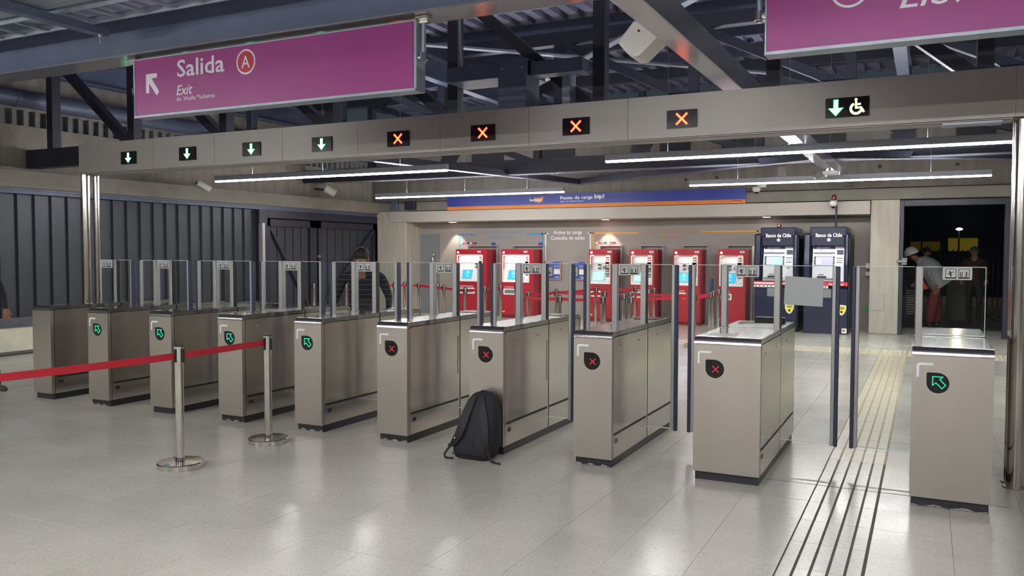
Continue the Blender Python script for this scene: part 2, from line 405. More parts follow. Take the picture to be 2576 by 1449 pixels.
# ------------------------------------------------------------------ structure: left wall
wl = MB().box(-13.75, -13.35, -14, 8.2, .0, .41).build('wall_left', mat('curb_concrete', (226, 222, 198), .7, var=.12, scale=3, bump=.15)); tag(wl, kind='structure')
MB().box(-13.75, -13.5, -14, 13.4, 2.98, 3.74).build('upper_wall', CONC, wl)
MB().box(-13.75, -13.52, -14, 13.4, 3.99, 4.75).build('top_wall', CONC, wl)
MB().box(-13.75, -13.24, -14, 13.4, 2.69, 2.98).build('lintel', CONCB, wl, bevel=.01)
MB().box(-13.75, -13.62, -14, 13.4, .5, 3.72).build('backing', DSTEEL, wl); MB().box(-13.75, -13.57, -14, 13.4, 3.73, 4.0).build('strip_backing', mat('louvre_grey', (128, 130, 130), .6, var=.06), wl)
mb = MB().box(-13.6, -13.33, -14, 8.2, .41, .44).box(-13.42, -13.36, -14, 8.2, .41, .57); mb.build('bottom_rail', mat('rail_grey', (88, 94, 98), .45, .2, var=.08), wl)
mb = MB().box(-13.6, -13.3, -14, 13.0, 2.655, 2.688).box(-13.36, -13.33, -14, 13, 2.60, 2.66); mb.build('top_rail', DSTEEL2, wl)
mb = MB()
for k in range(48): mb.box(-13.325, -13.315, -3.+k*.33, -2.985+k*.33, 2.62, 2.634)
for k in range(34): mb.box(-13.357, -13.35, -3.+k*.33, -2.985+k*.33, .5, .512)
mb.build('rivets', GALV, wl)
pm = None
for k in range(44):
    y0 = 8.155-.3*(k+1)
    if pm is None:
        mb = MB().prism([(0, .0), (.25, .0), (.262, .045), (.295, .045), (.295, .052), (.255, .052), (.244, .008), (0, .008)], 'z', .57, 2.60)
        # profile given as (y,offset): turn into x outward
        mb.v = [(-13.45+b, a, c) for a, b, c in mb.v]
        pm = mb.build('wall_panel', PANEL, wl); pm.location.y = y0
    else:
        o = pm.copy(); COL.objects.link(o); o.location.y = y0
mb = MB()
for k in range(80): mb.box(-13.56, -13.47, -2.5+k*.2, -2.42+k*.2, 3.74, 3.99)
LOUV = mat('louvre_grey', (128, 130, 130), .6, var=.06)
o = mb.build('louvre_strip', LOUV, wl); tag(o, kind='stuff')
dpipe = MB(); dpipe.cyl((-13.28, -9, 4.14), (-13.28, 12.6, 4.14), .14, n=20)
for k in range(8): dpipe.cyl((-13.28, -4+k*2.2, 4.14), (-13.28, -3.93+k*2.2, 4.14), .15, n=20)
tag(dpipe.build('duct_pipe', DSTEEL2, smooth=True), 'long blue-grey round duct running high along the left wall', 'pipe')

# steel gate in left wall
g = empty('steel_gate', (-13.4, 8.2, 0), 'dark steel double gate with vertical planks and diagonal braces in the left wall', 'gate')
mb = MB().box(-13.5, -13.3, 8.16, 8.42, 0, 2.6).box(-13.5, -13.3, 12.62, 12.98, 0, 2.6).box(-13.5, -13.3, 8.42, 12.62, 2.42, 2.6)
mb.build('frame', DSTEEL, g, bevel=.006)
for a, b, n in ((8.47, 10.18, 5), (10.24, 12.6, 7)):
    lf = MB().box(-13.46, -13.36, a, a+.1, .05, 2.4).box(-13.46, -13.36, b-(.24 if n == 5 else .1), b, .05, 2.4).box(-13.46, -13.36, a, b, 2.24, 2.4).box(-13.46, -13.36, a, b, .05, .2).build('leaf_frame', DSTEEL, g)
    w_ = (b-a-(.34 if n == 5 else .2))/n
    for k in range(n):
        MB().box(-13.45, -13.42, a+.1+k*w_+.012, a+.1+(k+1)*w_-.012, .2, 2.24).build('plank', PANEL, g)
    MB().box(-13.46, -13.45, a+.1, b-.1, .2, 2.24).build('backing_sheet', DSTEEL, g)
    ya, yb = (a+.12, b-.3) if n == 5 else (b-.12, a+.12)
    MB().bar((-13.38, ya, 2.2), (-13.38, yb, .35), .07, .05, up=(1, 0, 0)).build('brace', DSTEEL, g)
MB().cyl((-13.36, 10.22, 1.55), (-13.3, 10.22, 1.55), .03, n=10).build('latch', GALV, g)

# ------------------------------------------------------------------ structure: back wall
wb_ = MB().box(-12.42, -1.05, 13.38, 13.7, 0, 2.75).build('wall_back', PAINT); tag(wb_, kind='structure')
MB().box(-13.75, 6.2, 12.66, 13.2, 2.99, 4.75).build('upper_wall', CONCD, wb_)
MB().box(-13.4, 6.2, 12.62, 13.2, 2.745, 2.975).build('concrete_beam', mat('back_beam_concrete', (124, 119, 110), .75, var=.12, scale=2.5, bump=.2), wb_, bevel=.008)  # beam concrete darkened against the lamps nearby
MB().box(-13.4, -12.39, 12.62, 13.7, 0, 2.74).build('corner_column', CONCL, wb_, bevel=.01)
MB().box(-12.87, -1.06, 12.56, 13.4, 2.45, 2.725).build('ledge', LEDGE, wb_, bevel=.004)
MB().box(-1.05, -.505, 12.64, 13.3, 0, 2.74).build('column', CONCL, wb_, bevel=.012)
MB().box(-1.01, -.77, 12.625, 12.642, .48, .83).build('cover_plate', LEDGE, wb_, bevel=.004)
MB().box(1.42, 6.2, 12.64, 13.3, 0, 2.74).build('right_wall_bay', CONCL, wb_)
for a, b in ((-5.5, -4.8), (-4.1, -3.4), (-2.46, -1.55), (.46, 1.14), (-8.6, -7.6), (-10.4, -9.5)):
    MB().box(a, b, 12.63, 12.7, 3.84, 4.6).build('wall_opening', DARKGAP, wb_)
MB().box(-2.9, -2.72, 12.64, 12.67, 3.3, 3.5).build('patch', CONCB, wb_)
for x, z, r in ((-4.9, 3.3, .03), (-4.2, 3.32, .035), (-.9, 3.42, .04), (.5, 3.4, .03)):
    MB().cyl((x, 12.66, z), (x, 12.64, z), r, n=12).build('anchor_hole', DARKGAP, wb_)
MB().box(-1.16, -1.08, 13.2, 13.36, 1.33, 1.44).build('switch_box', WPL, wb_); MB().box(-1.16, -1.08, 13.2, 13.36, 1.18, 1.26).build('switch_box', WPL, wb_)
MB().prism(circ(-1.14, .46, .05, 16), 'y', 13.37, 13.38).build('green_sticker', mat('green_sticker', (60, 160, 90), .5), wb_)
for lx in (-11.25, -6.98, -3.2):
    MB().box(lx-.07, lx+.07, 13.05, 13.19, 2.444, 2.451).build('downlight', mat('downlight_face', (1, .9, .75), .5, emit=(1, .88, .7), es=8), wb_)
# opening frame (doorway)
fr = MB().box(-.5, -.43, 12.62, 12.8, 0, 2.72).box(1.33, 1.42, 12.62, 12.8, 0, 2.72).box(-.43, 1.33, 12.62, 12.8, 2.6, 2.72).build('door_1', DSTEEL, bevel=.004); tag(fr, kind='structure')
MB().box(-.45, -.36, 12.55, 12.62, 1.42, 1.56).cyl((-.55, 12.56, 1.49), (-.36, 12.56, 1.49), .03, n=10).build('lock_case', GREYP, fr)
# other enclosure walls
wr = MB().box(6.0, 6.2, -14, 13.2, 0, 5.6).build('wall_right', CONCB); tag(wr, kind='structure')
wf = MB().box(-13.75, 6.2, -14.2, -14, 0, 5.6).build('wall_front', PAINT); tag(wf, kind='structure')
ce = MB().box(-13.75, 6.2, -14.2, 13.7, 5.6, 5.75).build('ceiling', DECK); tag(ce, kind='structure')
mb = MB()
for k in range(66): mb.box(-13.7+k*.3, -13.55+k*.3, -14, 13.6, 5.52, 5.6)
mb.build('deck_ribs', DECK, ce).__setitem__('kind', 'stuff')
for k in range(14): MB().box(-13.7, 6.1, -8+k*1.5, -7.9+k*1.5, 5.32, 5.52).build('purlin', DSTEEL2, ce)
MB().box(-1.03, .52, .244, .251, -.002, .0012).build('threshold_joint', GROUT, floor)

# wall door (grey)
d = MB().box(-12.72, -11.81, 13.33, 13.385, 0, 2.14).build('door_2', DOORG, bevel=.004); tag(d, kind='structure')
MB().tube([(-11.92, 13.33, 1.58), (-11.92, 13.26, 1.58), (-11.94, 13.25, 1.55), (-11.94, 13.25, 1.2), (-11.94, 13.33, 1.17)], .016, 8).build('pull_handle', CHROME, d, smooth=True)
MB().cyl((-11.89, 13.33, 1.02), (-11.89, 13.315, 1.02), .035, n=16).build('lock', DSTEEL, d)
for z in (1.85, .35): MB().cyl((-12.71, 13.325, z), (-12.71, 13.325, z+.1), .012, n=8).build('hinge', GALV, d)

# ------------------------------------------------------------------ wall graphics (flat, painted vinyl on the wall)
YW = 13.377
def flat(name, boxes, m_, label, cat, y=YW, parent=None):
    mb = MB()
    for a, b, c, e in boxes: mb.box(a, b, y-.003, y, c, e)
    o = mb.build(name, m_, parent)
    if parent is None: tag(o, label, cat)
    return o
flat('wall_line', [(-11.2, -10.69, 2.105, 2.14), (-11.2, -11.165, 1.72, 2.14), (-9.22, -8.75, 2.11, 2.145), (-8.785, -8.75, 1.72, 2.145)], SKYB, 'blue bracket line on the wall framing the two leftmost ticket machines', 'line')
flat('wall_line', [(-8.69, -8.655, 1.45, 2.15), (-8.69, -8.59, 2.12, 2.15), (-7.53, -7.44, 2.12, 2.15), (-7.475, -7.44, 1.72, 2.15)], WHITE, 'white bracket line on the wall around the two card checking panels', 'line')
flat('wall_line', [(-7.4, -7.365, 1.78, 2.15), (-7.4, -6.23, 2.115, 2.15), (-4.72, -3.42, 2.13, 2.165), (-3.455, -3.42, 1.77, 2.165)], OCHRE, 'ochre bracket line on the wall above the four narrow ticket machines', 'line')
for lb, m_, ln in (('faded blue lettering above the two leftmost ticket machines', TXTB, (('Carga y venta de tarjetas', -10.61, 2.15, .012, 1.31), ('Entrega vuelto', -10.32, 2.01, .012, .75))),
                   ('white lettering above the two card checking panels', WHITE, (('Activa tu carga', -8.46, 2.12, .02, .78), ('Consulta de saldo', -8.53, 1.98, .02, .92))),
                   ('faded orange lettering above the narrow ticket machines', TXTO, (('Solo carga - Use medios electrónicos', -6.12, 2.12, .012, 1.33), ('Pago bancario', -5.7, 1.985, .012, .51)))):
    q = empty('wall_lettering', (ln[0][1], YW, 2.1), lb, 'lettering')
    for tx_, x, z, bo, wd in ln: MB().text(tx_, x, z, YW, .125, bo, width=wd).build('text_line', m_, q)
for x0, x1, wh in ((-11.17, -10.66, 'left'), (-7.33, -6.8, 'right')):
    s_ = empty('card_strip', (x0, YW, 1.88), 'row of small payment card stickers above the %s' % ('leftmost ticket machine' if wh == 'left' else 'first narrow ticket machine'), 'sticker')
    n = 7; wd = (x1-x0)/n
    for k, c in enumerate((WHITE, SIGNRED, GREYP, BLUE, WHITE, CRIM, NAVY)):
        MB().box(x0+k*wd+.005, x0+(k+1)*wd-.005, YW-.003, YW, 1.875, 1.915).build('card_logo', c, s_)
    MB().text('Transbank', x1-.18, 1.83, YW, .03, .01, width=.16).build('lettering', SIGNRED, s_)
for x0, wh in ((-10.22, 'first'), (-8.87, 'second')):
    s_ = MB().box(x0, x0+.115, YW-.004, YW, 1.80, 1.91).build('square_sticker', BLUE); tag(s_, 'small square blue sticker above the %s wide ticket machine' % wh, 'sticker')
    MB().prism(circ(x0+.06, 1.84, .025, 12), 'y', YW-.006, YW-.004).build('emblem', CRIM if wh == 'second' else SKYB, s_)

# blue banner
b = empty('banner', (-7.3, 12.6, 2.73), 'long blue banner with orange stripe above the ticket machines', 'banner')
MB().box(-11.07, -3.555, 12.55, 12.6, 2.82, 3.06).build('blue_panel', BLUE, b)
MB().box(-11.07, -3.555, 12.55, 12.6, 2.735, 2.82).build('orange_stripe', ORANGE, b)
MB().text('Punto de carga', -7.92, 2.93, 12.549, .105, .02, width=.83).build('lettering', WHITE, b)
MB().text('bip!', -7.05, 2.935, 12.549, .125, .035, width=.25).build('lettering', WHITE, b)
MB().text('Smart Card Reload Center', -7.92, 2.865, 12.549, .05, .004, italic=.3, width=.6).build('lettering', WHITE, b)
lg = MB(); lg.prism([(-8.75, 2.88), (-8.75, 2.99), (-8.6, 2.985), (-8.37, 3.0), (-8.35, 2.985), (-8.4, 2.885), (-8.55, 2.87)], 'y', 12.547, 12.55); lg.build('logo_patch', NAVY, b)
lg = MB(); lg.prism([(-8.6, 2.885), (-8.6, 2.99), (-8.45, 2.985), (-8.4, 3.01), (-8.345, 3.0), (-8.4, 2.88), (-8.5, 2.868)], 'y', 12.545, 12.547); lg.build('logo_patch', ORANGE, b)
MB().text('Red', -8.73, 2.905, 12.546, .09, .02, width=.12).build('lettering', WHITE, b)
MB().text('bip!', -8.585, 2.905, 12.544, .09, .03, width=.18).build('lettering', WHITE, b)
for k in range(5): MB().box(-3.85+k*.05, -3.82+k*.05, 12.548, 12.55, 2.785, 2.803).build('pictogram', DARKGAP, b)

# ------------------------------------------------------------------ ticket machines
def machine(x0, w, wide, num, label, i):
    Y0 = 12.83; x1 = x0+w
    t = empty('ticket_machine', (x0+w/2, Y0+.26, 0), label, 'ticket machine')
    pl, pr, pb, pt = x0+.035, x1-(.12 if wide else .055), .905, 1.60
    # cabinet shell with window opening
    mb = MB().box(x0, pl, Y0, Y0+.5, .08, 1.735).box(pr, x1, Y0, Y0+.5, .08, 1.735).box(pl, pr, Y0, Y0+.5, pt, 1.735).box(pl, pr, Y0, Y0+.5, .08, pb).box(pl, pr, Y0+.14, Y0+.5, pb, pt)
    mb.build('cabinet', REDM, t)
    MB().box(x0+.01, x1-.01, Y0+.02, Y0+.5, 0, .08).build('plinth', REDD, t)
    o = rrect(pl-.004, pr+.004, pb, pt, .03); n = rrect(pl+.02, pr-.02, pb+.03, pt-.035, .02)
    mb = MB(); ring_prism(mb, o, n, 'y', Y0-.012, Y0+.01); mb.build('fascia_frame', CREAM, t)
    # sloping inner tray
    a, b_, c, e = pl+.0, pr-.0, pb+.0, pt-.0
    mb = MB(); mb.prism([(Y0+.005, c), (Y0+.005, c+.03), (Y0+.05, 1.22), (Y0+.1, 1.26), (Y0+.11, e-.02), (Y0+.135, e-.02), (Y0+.135, c)], 'x', a, b_)
    tray = mb.build('inner_panel', CREAML, t)
    MB().box(a+.05, b_-.05, Y0+.015, Y0+.05, e-.035, e-.03).build('panel_lamp', MLAMP if wide else mat('panel_lamp_dim', (1, 1, 1), .5, emit=(1, .99, .96), es=5), t)
    def Yp(z): return Y0+.005+.045*(z-c-.03)/(1.22-c-.03)      # tray surface
    def slab(xa, xb, za, zb, lift=.003):                        # thin slab lying on the tray slope
        mb = MB(); sh = .022 if (zb-za) > .1 else 0
        v = []
        for dy in (lift, .0): v += [(xa-sh, Yp(za)-dy-.001, za), (xb-sh, Yp(za)-dy-.001, za), (xb, Yp(zb)-dy-.001, zb), (xa, Yp(zb)-dy-.001, zb)]
        mb.add(v, [(0, 1, 2, 3), (7, 6, 5, 4), (0, 4, 5, 1), (1, 5, 6, 2), (2, 6, 7, 3), (3, 7, 4, 0)]); return mb
    sx0, sx1 = (x0+.205, x0+.475) if wide else (x0+.11, x0+.395)
    slab(sx0-.008, sx1+.008, .975, 1.205, .004).build('screen_bezel', GREYP, t)
    sc = slab(sx0, sx1, .985, 1.197, .008).build('screen', SBL if (wide or i > 4) else SCY, t)
    cx = (sx0+sx1)/2
    MB().text('bip!', cx-.03, 1.155, Yp(1.155)-.009, .035, .02, width=.06).build('lettering', SWH, sc)
    MB().text('Pon tu tarjeta', cx-.05, 1.125, Yp(1.125)-.009, .02, width=.1).build('lettering', SWH, sc); MB().text('sobre el lector', cx-.05, 1.1, Yp(1.1)-.009, .02, width=.1).build('lettering', SWH, sc)
    mb = MB(); ring_prism(mb, circ(cx, 1.04, .026, 20), circ(cx, 1.04, .023, 20), 'y', Yp(1.04)-.0105, Yp(1.04)-.009); mb.prism([(cx-.01, 1.03), (cx+.01, 1.03), (cx, 1.052)], 'y', Yp(1.04)-.0105, Yp(1.04)-.009); mb.build('tap_icon', SWH, sc)
    rx = pr-.02
    # right column devices
    cw = .11 if not wide else .095
    MB().box(rx-cw+.01, rx, Y0+.0, Y0+.11, 1.38, 1.545).build('header_block', CREAM, t)
    mb = MB().box(rx-cw+.025, rx-.012, Y0-.003, Y0, 1.52, 1.545).box(rx-cw+.025, rx-.06, Y0-.003, Y0, 1.465, 1.49).box(rx-.045, rx-.012, Y0-.003, Y0, 1.465, 1.49); mb.build('label_marks', CRIM, t)
    pad = MB().box(rx-cw, rx-.01, Y0+.0, Y0+.03, 1.345, 1.43).build('instruction_label', CRIM, t)
    MB().box(rx-cw+.015, rx-.02, Y0-.003, Y0, 1.355, 1.385).build('label_text', WHITE, pad)
    for z0, z1, m_ in ((1.255, 1.29, BLACK), (1.195, 1.235, GREYP), (1.13, 1.165, GREYP), (1.085, 1.1, DSTEEL)):
        MB().box(rx-cw+.005, rx-.012, Y0+.0, Y0+.05, z0, z1).build('slot_unit', m_, t, bevel=.003)
    MB().box(rx-.06, rx-.04, Y0-.002, Y0, 1.262, 1.272).build('slot_light', LEDR, t)
    MB().box(rx-cw+.003, rx-.01, Y0+.004, Y0+.05, 1.165, 1.19).build('receipt_tray', CREAM, t, bevel=.003)
    # middle devices
    mx = x0+(.25 if not wide else .58)
    MB().box(mx-.03, mx+.03, Y0+.03, Y0+.1, 1.345, 1.385).build('coin_head', ATMN, t, bevel=.004)
    MB().box(mx-.028, mx+.028, Y0+.03, Y0+.1, 1.255, 1.305).build('coin_slot', GREYP, t, bevel=.006)
    if not wide:
        MB().box(mx+.085, mx+.15, Y0+.06, Y0+.1, 1.33, 1.385).build('card_slot', WHITE, t)
        MB().box(mx+.085, mx+.15, Y0+.06, Y0+.1, 1.275, 1.33).build('keypad', GREYP, t, bevel=.003)
        MB().box(x0+.13, x0+.37, Y0+.1, Y0+.112, 1.40, 1.408).build('guide_strip', GREYP, t)
        MB().box(pl+.1, pr-.11, Y0-.014, Y0-.012, 1.573, 1.596).build('title_label', mat('label_red', (160, 50, 60), .5), t)
        MB().text('Máquina solo pago electrónico', pl+.11, 1.58, Y0-.014, .016, .01, width=pr-pl-.23).build('title_text', WHITE, t)
    else:
        MB().box(mx+.1, mx+.16, Y0+.03, Y0+.06, 1.04, 1.1).build('keypad', GREYP, t, bevel=.003)
        MB().box(mx+.1, mx+.16, Y0+.03, Y0+.1, 1.22, 1.29).build('card_slot', NAVY, t, bevel=.003)
    for xx, zz in ((rx-.115, 1.02), (rx-.12, .965), (rx-.03, .965)):
        MB().cyl((xx, Y0+.02, zz), (xx, Y0+.0, zz), .009, n=8).build('key_lock', DSTEEL, t)
    MB().cyl((x0+.07, Y0, 1.655), (x0+.07, Y0-.012, 1.655), .026, n=20).build('status_lamp', BTN, t)
    nl = x1-(.27 if wide else .13)
    p = MB().box(nl, nl+.1, Y0-.005, Y0, 1.65, 1.695).build('number_label', WHITE, t)
    MB().text(num, nl+.02, 1.662, Y0-.006, .032, .02, width=.066).build('number', BLACK, p)
    # lower hatch
    hl, hr, ht, hb = (x0+.07, x0+.56, .745, .59) if wide else (x0+.06, x0+.31, .745, .60)
    mb = MB(); ring_prism(mb, rrect(hl, hr, hb, ht, .03), rrect(hl+.03, hr-.03, hb+.03, ht-.03, .02), 'y', Y0-.015, Y0); mb.build('hatch_frame', CREAM, t)
    MB().box(hl+.03, hr-.03, Y0-.002, Y0, hb+.03, ht-.03).build('hatch_flap', GREYP, t)
    MB().box(hl+.03, hr-.04, Y0-.02, Y0, ht+.03, ht+.045).build('hatch_handle', CREAM, t, bevel=.003)
    MB().box(x0+.03, x0+.1, Y0-.004, Y0, .15, .175).build('maker_label', WHITE, t)
    MB().box(x0, x1, Y0-.002, Y0, .118, .122).build('door_gap', REDD, t)
    # recess hood on the wall behind
    mb = MB().box(x0+.12, x1+.07, Y0+.42, Y0+.55, 1.815, 1.825).box(x1+.06, x1+.07, Y0+.42, Y0+.55, 0, 1.825).box(x0+.12, x0+.13, Y0+.42, Y0+.55, 1.735, 1.825)
    mb.build('recess_frame', SILV, t)
    return t
nm = ['wide red ticket machine, leftmost, beside the grey door', 'wide red ticket machine, second from the left, left of the card checking panels',
      'narrow red ticket machine just right of the card checking panels', 'second narrow red ticket machine from the card checking panels',
      'narrow red ticket machine with a blue tube leaning at its right', 'narrow red ticket machine nearest the bank cash machines']
for i, (x0, w_, wd, num) in enumerate(((-10.984, .915, 1, '3751'), (-9.655, .903, 1, '3752'), (-7.286, .601, 0, '3753'), (-6.259, .603, 0, '3754'), (-5.22, .627, 0, '3755'), (-4.19, .606, 0, '3756'))):
    machine(x0, w_, wd, num, nm[i], i+1)
tag(MB().tube([(-4.47, 13.15, .0), (-4.44, 13.34, 1.05)], .025, 12).build('blue_tube', BLUEP, smooth=True), 'thin blue plastic tube leaning on the wall between red ticket machines', 'tube')

# card checking panels
for x0, wh in ((-8.635, 'left'), (-7.95, 'right')):
    t = empty('card_checker', (x0+.2, 13.35, 1.2), '%s card checking panel, blue poster with a grey reader, orange frame' % wh, 'reader panel')
    x1 = x0+.405; z0, z1 = .975, 1.452; y = 13.32
    MB().box(x0, x1, y, 13.38, z0, z1).build('frame', POSTO, t, bevel=.004)
    ps = MB().box(x0+.018, x1-.018, y-.003, y, z0+.018, z1-.018).build('poster', POSTB, t)
    MB().text('Info', x0+.03, z1-.055, y-.004, .04, .03, width=.08).build('lettering', WHITE, ps); MB().text('bip!', x0+.27, z0+.05, y-.004, .04, .03, width=.09).build('lettering', WHITE, ps)
    MB().box(x0+.115, x0+.2, y-.005, y-.003, z1-.055, z1-.03).box(x0+.22, x1-.02, y-.005, y-.003, z1-.15, z1-.13).box(x0+.22, x1-.02, y-.005, y-.003, z1-.215, z1-.2).build('orange_bars', POSTO, ps)
    MB().box(x0+.22, x1-.02, y-.006, y-.003, z1-.34, z1-.22).build('notice', WHITE, ps)
    rd = MB(); rd.prism(rrect(x0+.06, x0+.2, z0+.08, z0+.31, .03), 'y', y-.05, y); rd = rd.build('reader', mat('reader_grey', (150, 150, 140), .5), t, bevel=.006)
    MB().box(x0+.085, x0+.175, y-.053, y-.05, z0+.25, z0+.29).build('display', mat('lcd_green', (110, 150, 90), .3, emit=(.25, .45, .15), es=.3), rd)
    MB().prism(circ(x0+.128, z0+.17, .034, 20), 'y', y-.053, y-.05).build('reader_emblem', BLUE, rd)

# ------------------------------------------------------------------ cash machines
def atm(dx, label, which):
    X0, X1, Y0 = -2.293+dx, -1.404+dx, 12.14
    t = empty('cash_machine', ((X0+X1)/2, Y0+.4, 0), label, 'cash machine')
    MB().box(X0+.02, X1-.01, Y0, Y0+1.2, .0, .93).build('lower_cabinet', ATMN, t, bevel=.012)
    # upper body with recess: side cheeks + hood
    prof = [(Y0, .93), (Y0+.04, 1.0), (Y0-.02, 1.42), (Y0+.04, 2.06), (Y0+1.2, 2.06), (Y0+1.2, .93)]
    for a, b_ in ((X0, X0+.15), (X1-.1, X1)): MB().prism(prof, 'x', a, b_).build('side_cheek', ATMN, t, bevel=.03)
    MB().box(X0+.15, X1-.1, Y0+.05, Y0+1.2, 1.80, 2.06).build('hood', ATMN, t, bevel=.01)
    MB().box(X0+.125, X1-.06, Y0+.03, Y0+1.1, 2.0, 2.188).build('crown', ATMN, t, bevel=.012)
    MB().box(X0+.15, X1-.1, Y0+.3, Y0+1.2, .93, 1.8).build('core', ATMD, t)
    MB().box(X1-.012, X1+.005, Y0+.03, Y0+1.2, .1, 1.95).build('side_seam', ATMD, t)
    tx = MB().text('Banco de Chile', X0+.235, 1.985, Y0+.0, .105, .035, width=.51); tx.v = [(x, Y0+.0485, z) for x, y, z in tx.v]
    # the lettering sits just in front of the hood
    tx.v = [(x, Y0+.028 if z > 2.0 else Y0+.028, z) for x, y, z in tx.v]
    tx.build('bank_name', WHITE, t)
    MB().prism(circ(X0+.49, 1.925, .036, 20), 'y', Y0+.036, Y0+.05).build('round_emblem', SILV, t)
    fx0, fx1 = X0+.17, X1-.083
    fa = MB().prism([(Y0+.08, 1.07), (Y0+.10, 1.4), (Y0+.19, 1.8), (Y0+.32, 1.8), (Y0+.32, 1.07)], 'x', fx0, fx1).build('fascia', SILV, t, bevel=.004)
    def Yf(z): return Y0+.08+(z-1.07)*.0606 if z < 1.4 else Y0+.10+(z-1.4)*.225
    def sl(name, xa, xb, za, zb, m_, par=t, lift=.004):
        v = []
        for dy in (lift, 0): v += [(xa, Yf(za)-dy, za), (xb, Yf(za)-dy, za), (xb, Yf(zb)-dy, zb), (xa, Yf(zb)-dy, zb)]
        return MB().add(v, [(0, 1, 2, 3), (7, 6, 5, 4), (0, 4, 5, 1), (1, 5, 6, 2), (2, 6, 7, 3), (3, 7, 4, 0)]).build(name, m_, par)
    hb = sl('header', fx0+.02, fx1-.2, 1.735, 1.79, mat('header_indigo', (58, 54, 108), .4))
    tx = MB().text('CAJERO AUTOMÁTICO', fx0+.065, 1.75, 0, .035, .03, italic=.2, width=.28); tx.v = [(x, Yf(z)-.006, z) for x, y, z in tx.v]; tx.build('lettering', WHITE, hb)
    sl('sensor', fx0+.155, fx0+.175, 1.7, 1.715, BLACK); sl('grey_band', fx0+.015, fx1-.205, 1.63, 1.675, GREYP)
    bz = sl('screen_bezel', fx0+.03, fx1-.205, 1.40, 1.585, BLACK)
    colr = (.25, .45, .8) if which == 1 else (.3, .3, .42)
    scm = mat('atm_screen_%s' % ('blue' if which == 1 else 'dim'), colr, .2, emit=colr, es=.75)
    sc = sl('screen', fx0+.065, fx1-.235, 1.405, 1.575, scm, t, .007)
    sl('screen_picture', fx0+.075, fx0+.17, 1.42, 1.55, mat('screen_picture', (.5, .4, .5), .3, emit=(.35, .3, .42), es=.7), sc, .009)
    for k in range(4):
        sl('key', fx0+.035, fx0+.055, 1.41+k*.038, 1.43+k*.038, WHITE); sl('key', fx1-.228, fx1-.21, 1.41+k*.038, 1.43+k*.038, WHITE)
    sl('keypad_shelf', fx0+.02, fx1-.215, 1.11, 1.14, GREYP, t, .03); sl('note_slot', fx0+.12, fx0+.23, 1.2, 1.215, DSTEEL); sl('keypad', fx0+.1, fx0+.28, 1.14, 1.18, BLACK, t, .02)
    sl('display', fx1-.165, fx1-.04, 1.62, 1.72, NAVY); sl('vent', fx1-.12, fx1-.09, 1.755, 1.76, BLACK)
    for z, m_ in ((1.545, BLACK), (1.5, GREYP), (1.455, BLACK)): sl('card_slot', fx1-.17, fx1-.05, z, z+.015, m_)
    sl('lit_slot', fx1-.165, fx1-.07, 1.385, 1.435, mat('mint_light', (.3, .9, .7), .4, emit=(.35, .95, .75), es=.8)); sl('reader', fx1-.15, fx1-.09, 1.33, 1.36, GREYP)
    rb = MB().box(X0+.01, X1-.02, Y0-.012, Y0, .985, 1.062).build('network_band', BANR, t)
    MB().box(X0+.01, X0+.42, Y0-.015, Y0-.012, 1.005, 1.035).build('white_bar', WHITE, rb)
    MB().text('Redbanc', X0+.5, 1.003, Y0-.013, .06, .03, italic=.3, width=.3).build('lettering', WHITE, rb)
    cb = MB().box(X0+.01, X0+.5, Y0-.012, Y0, .935, .98).build('card_band', WHITE, t)
    for k in range(6): MB().prism(circ(X0+.05+k*.08, .957, .014, 12), 'y', Y0-.014, Y0-.012).build('card_logo', DSTEEL, cb)
    MB().box(X0+.28, X0+.56, Y0-.008, Y0, .74, .92).build('steel_plate', GREYP, t, bevel=.004)
    sx = X0+(.76 if which == 2 else .735)
    sh = [(sx-.09, .595), (sx, .605), (sx+.09, .59), (sx+.088, .5), (sx+.05, .42), (sx, .385), (sx-.05, .42), (sx-.088, .5)]
    s_ = MB().prism(sh, 'y', Y0-.008, Y0).build('shield_sticker', WHITE, t)
    MB().prism([(sx+(x-sx)*.86, .5+(z-.5)*.86) for x, z in sh], 'y', Y0-.010, Y0-.008).build('yellow_field', YEL, s_)
    MB().box(sx-.05, sx+.05, Y0-.012, Y0-.010, .548, .556).box(sx-.055, sx+.055, Y0-.012, Y0-.01, .532, .54).box(sx-.045, sx+.045, Y0-.012, Y0-.01, .515, .523).prism(circ(sx, .46, .024, 12), 'y', Y0-.012, Y0-.01).build('shield_print', BLACK, s_)
    if which == 2:
        q = MB().box(X1-.12, X1-.025, Y0-.006, Y0, .025, .125).build('corner_sticker', WHITE, t, bevel=.002)
        MB().prism(circ(X1-.085, .08, .02, 10), 'y', Y0-.008, Y0-.006).build('sticker_mark', NAVY, q); MB().prism(circ(X1-.055, .08, .018, 10), 'y', Y0-.008, Y0-.006).build('sticker_mark', YEL, q)
    return t
a1 = atm(-.99, 'navy bank cash machine on the left, next to the red ticket machines', 1)
a2 = atm(0, 'navy bank cash machine on the right, next to the concrete column', 2)
t = empty('alarm_beacon', (-2.8, 12.45, 2.188), 'small red alarm light on top of the left cash machine', 'alarm light')
MB().cyl((-2.8, 12.3, 2.188), (-2.8, 12.3, 2.2), .05, n=16).build('base', BLACK, t); MB().cyl((-2.8, 12.3, 2.2), (-2.8, 12.3, 2.255), .042, n=16).build('dome', BEACON, t, smooth=True)
MB().cyl((-2.8, 12.255, 2.228), (-2.8, 12.25, 2.228), .012, n=10).build('lit_bulb', BEACONL, t)
t = empty('dome_camera', (-1.69, 12.4, 2.188), 'white dome camera with red beacon on a pole above the right cash machine', 'camera')
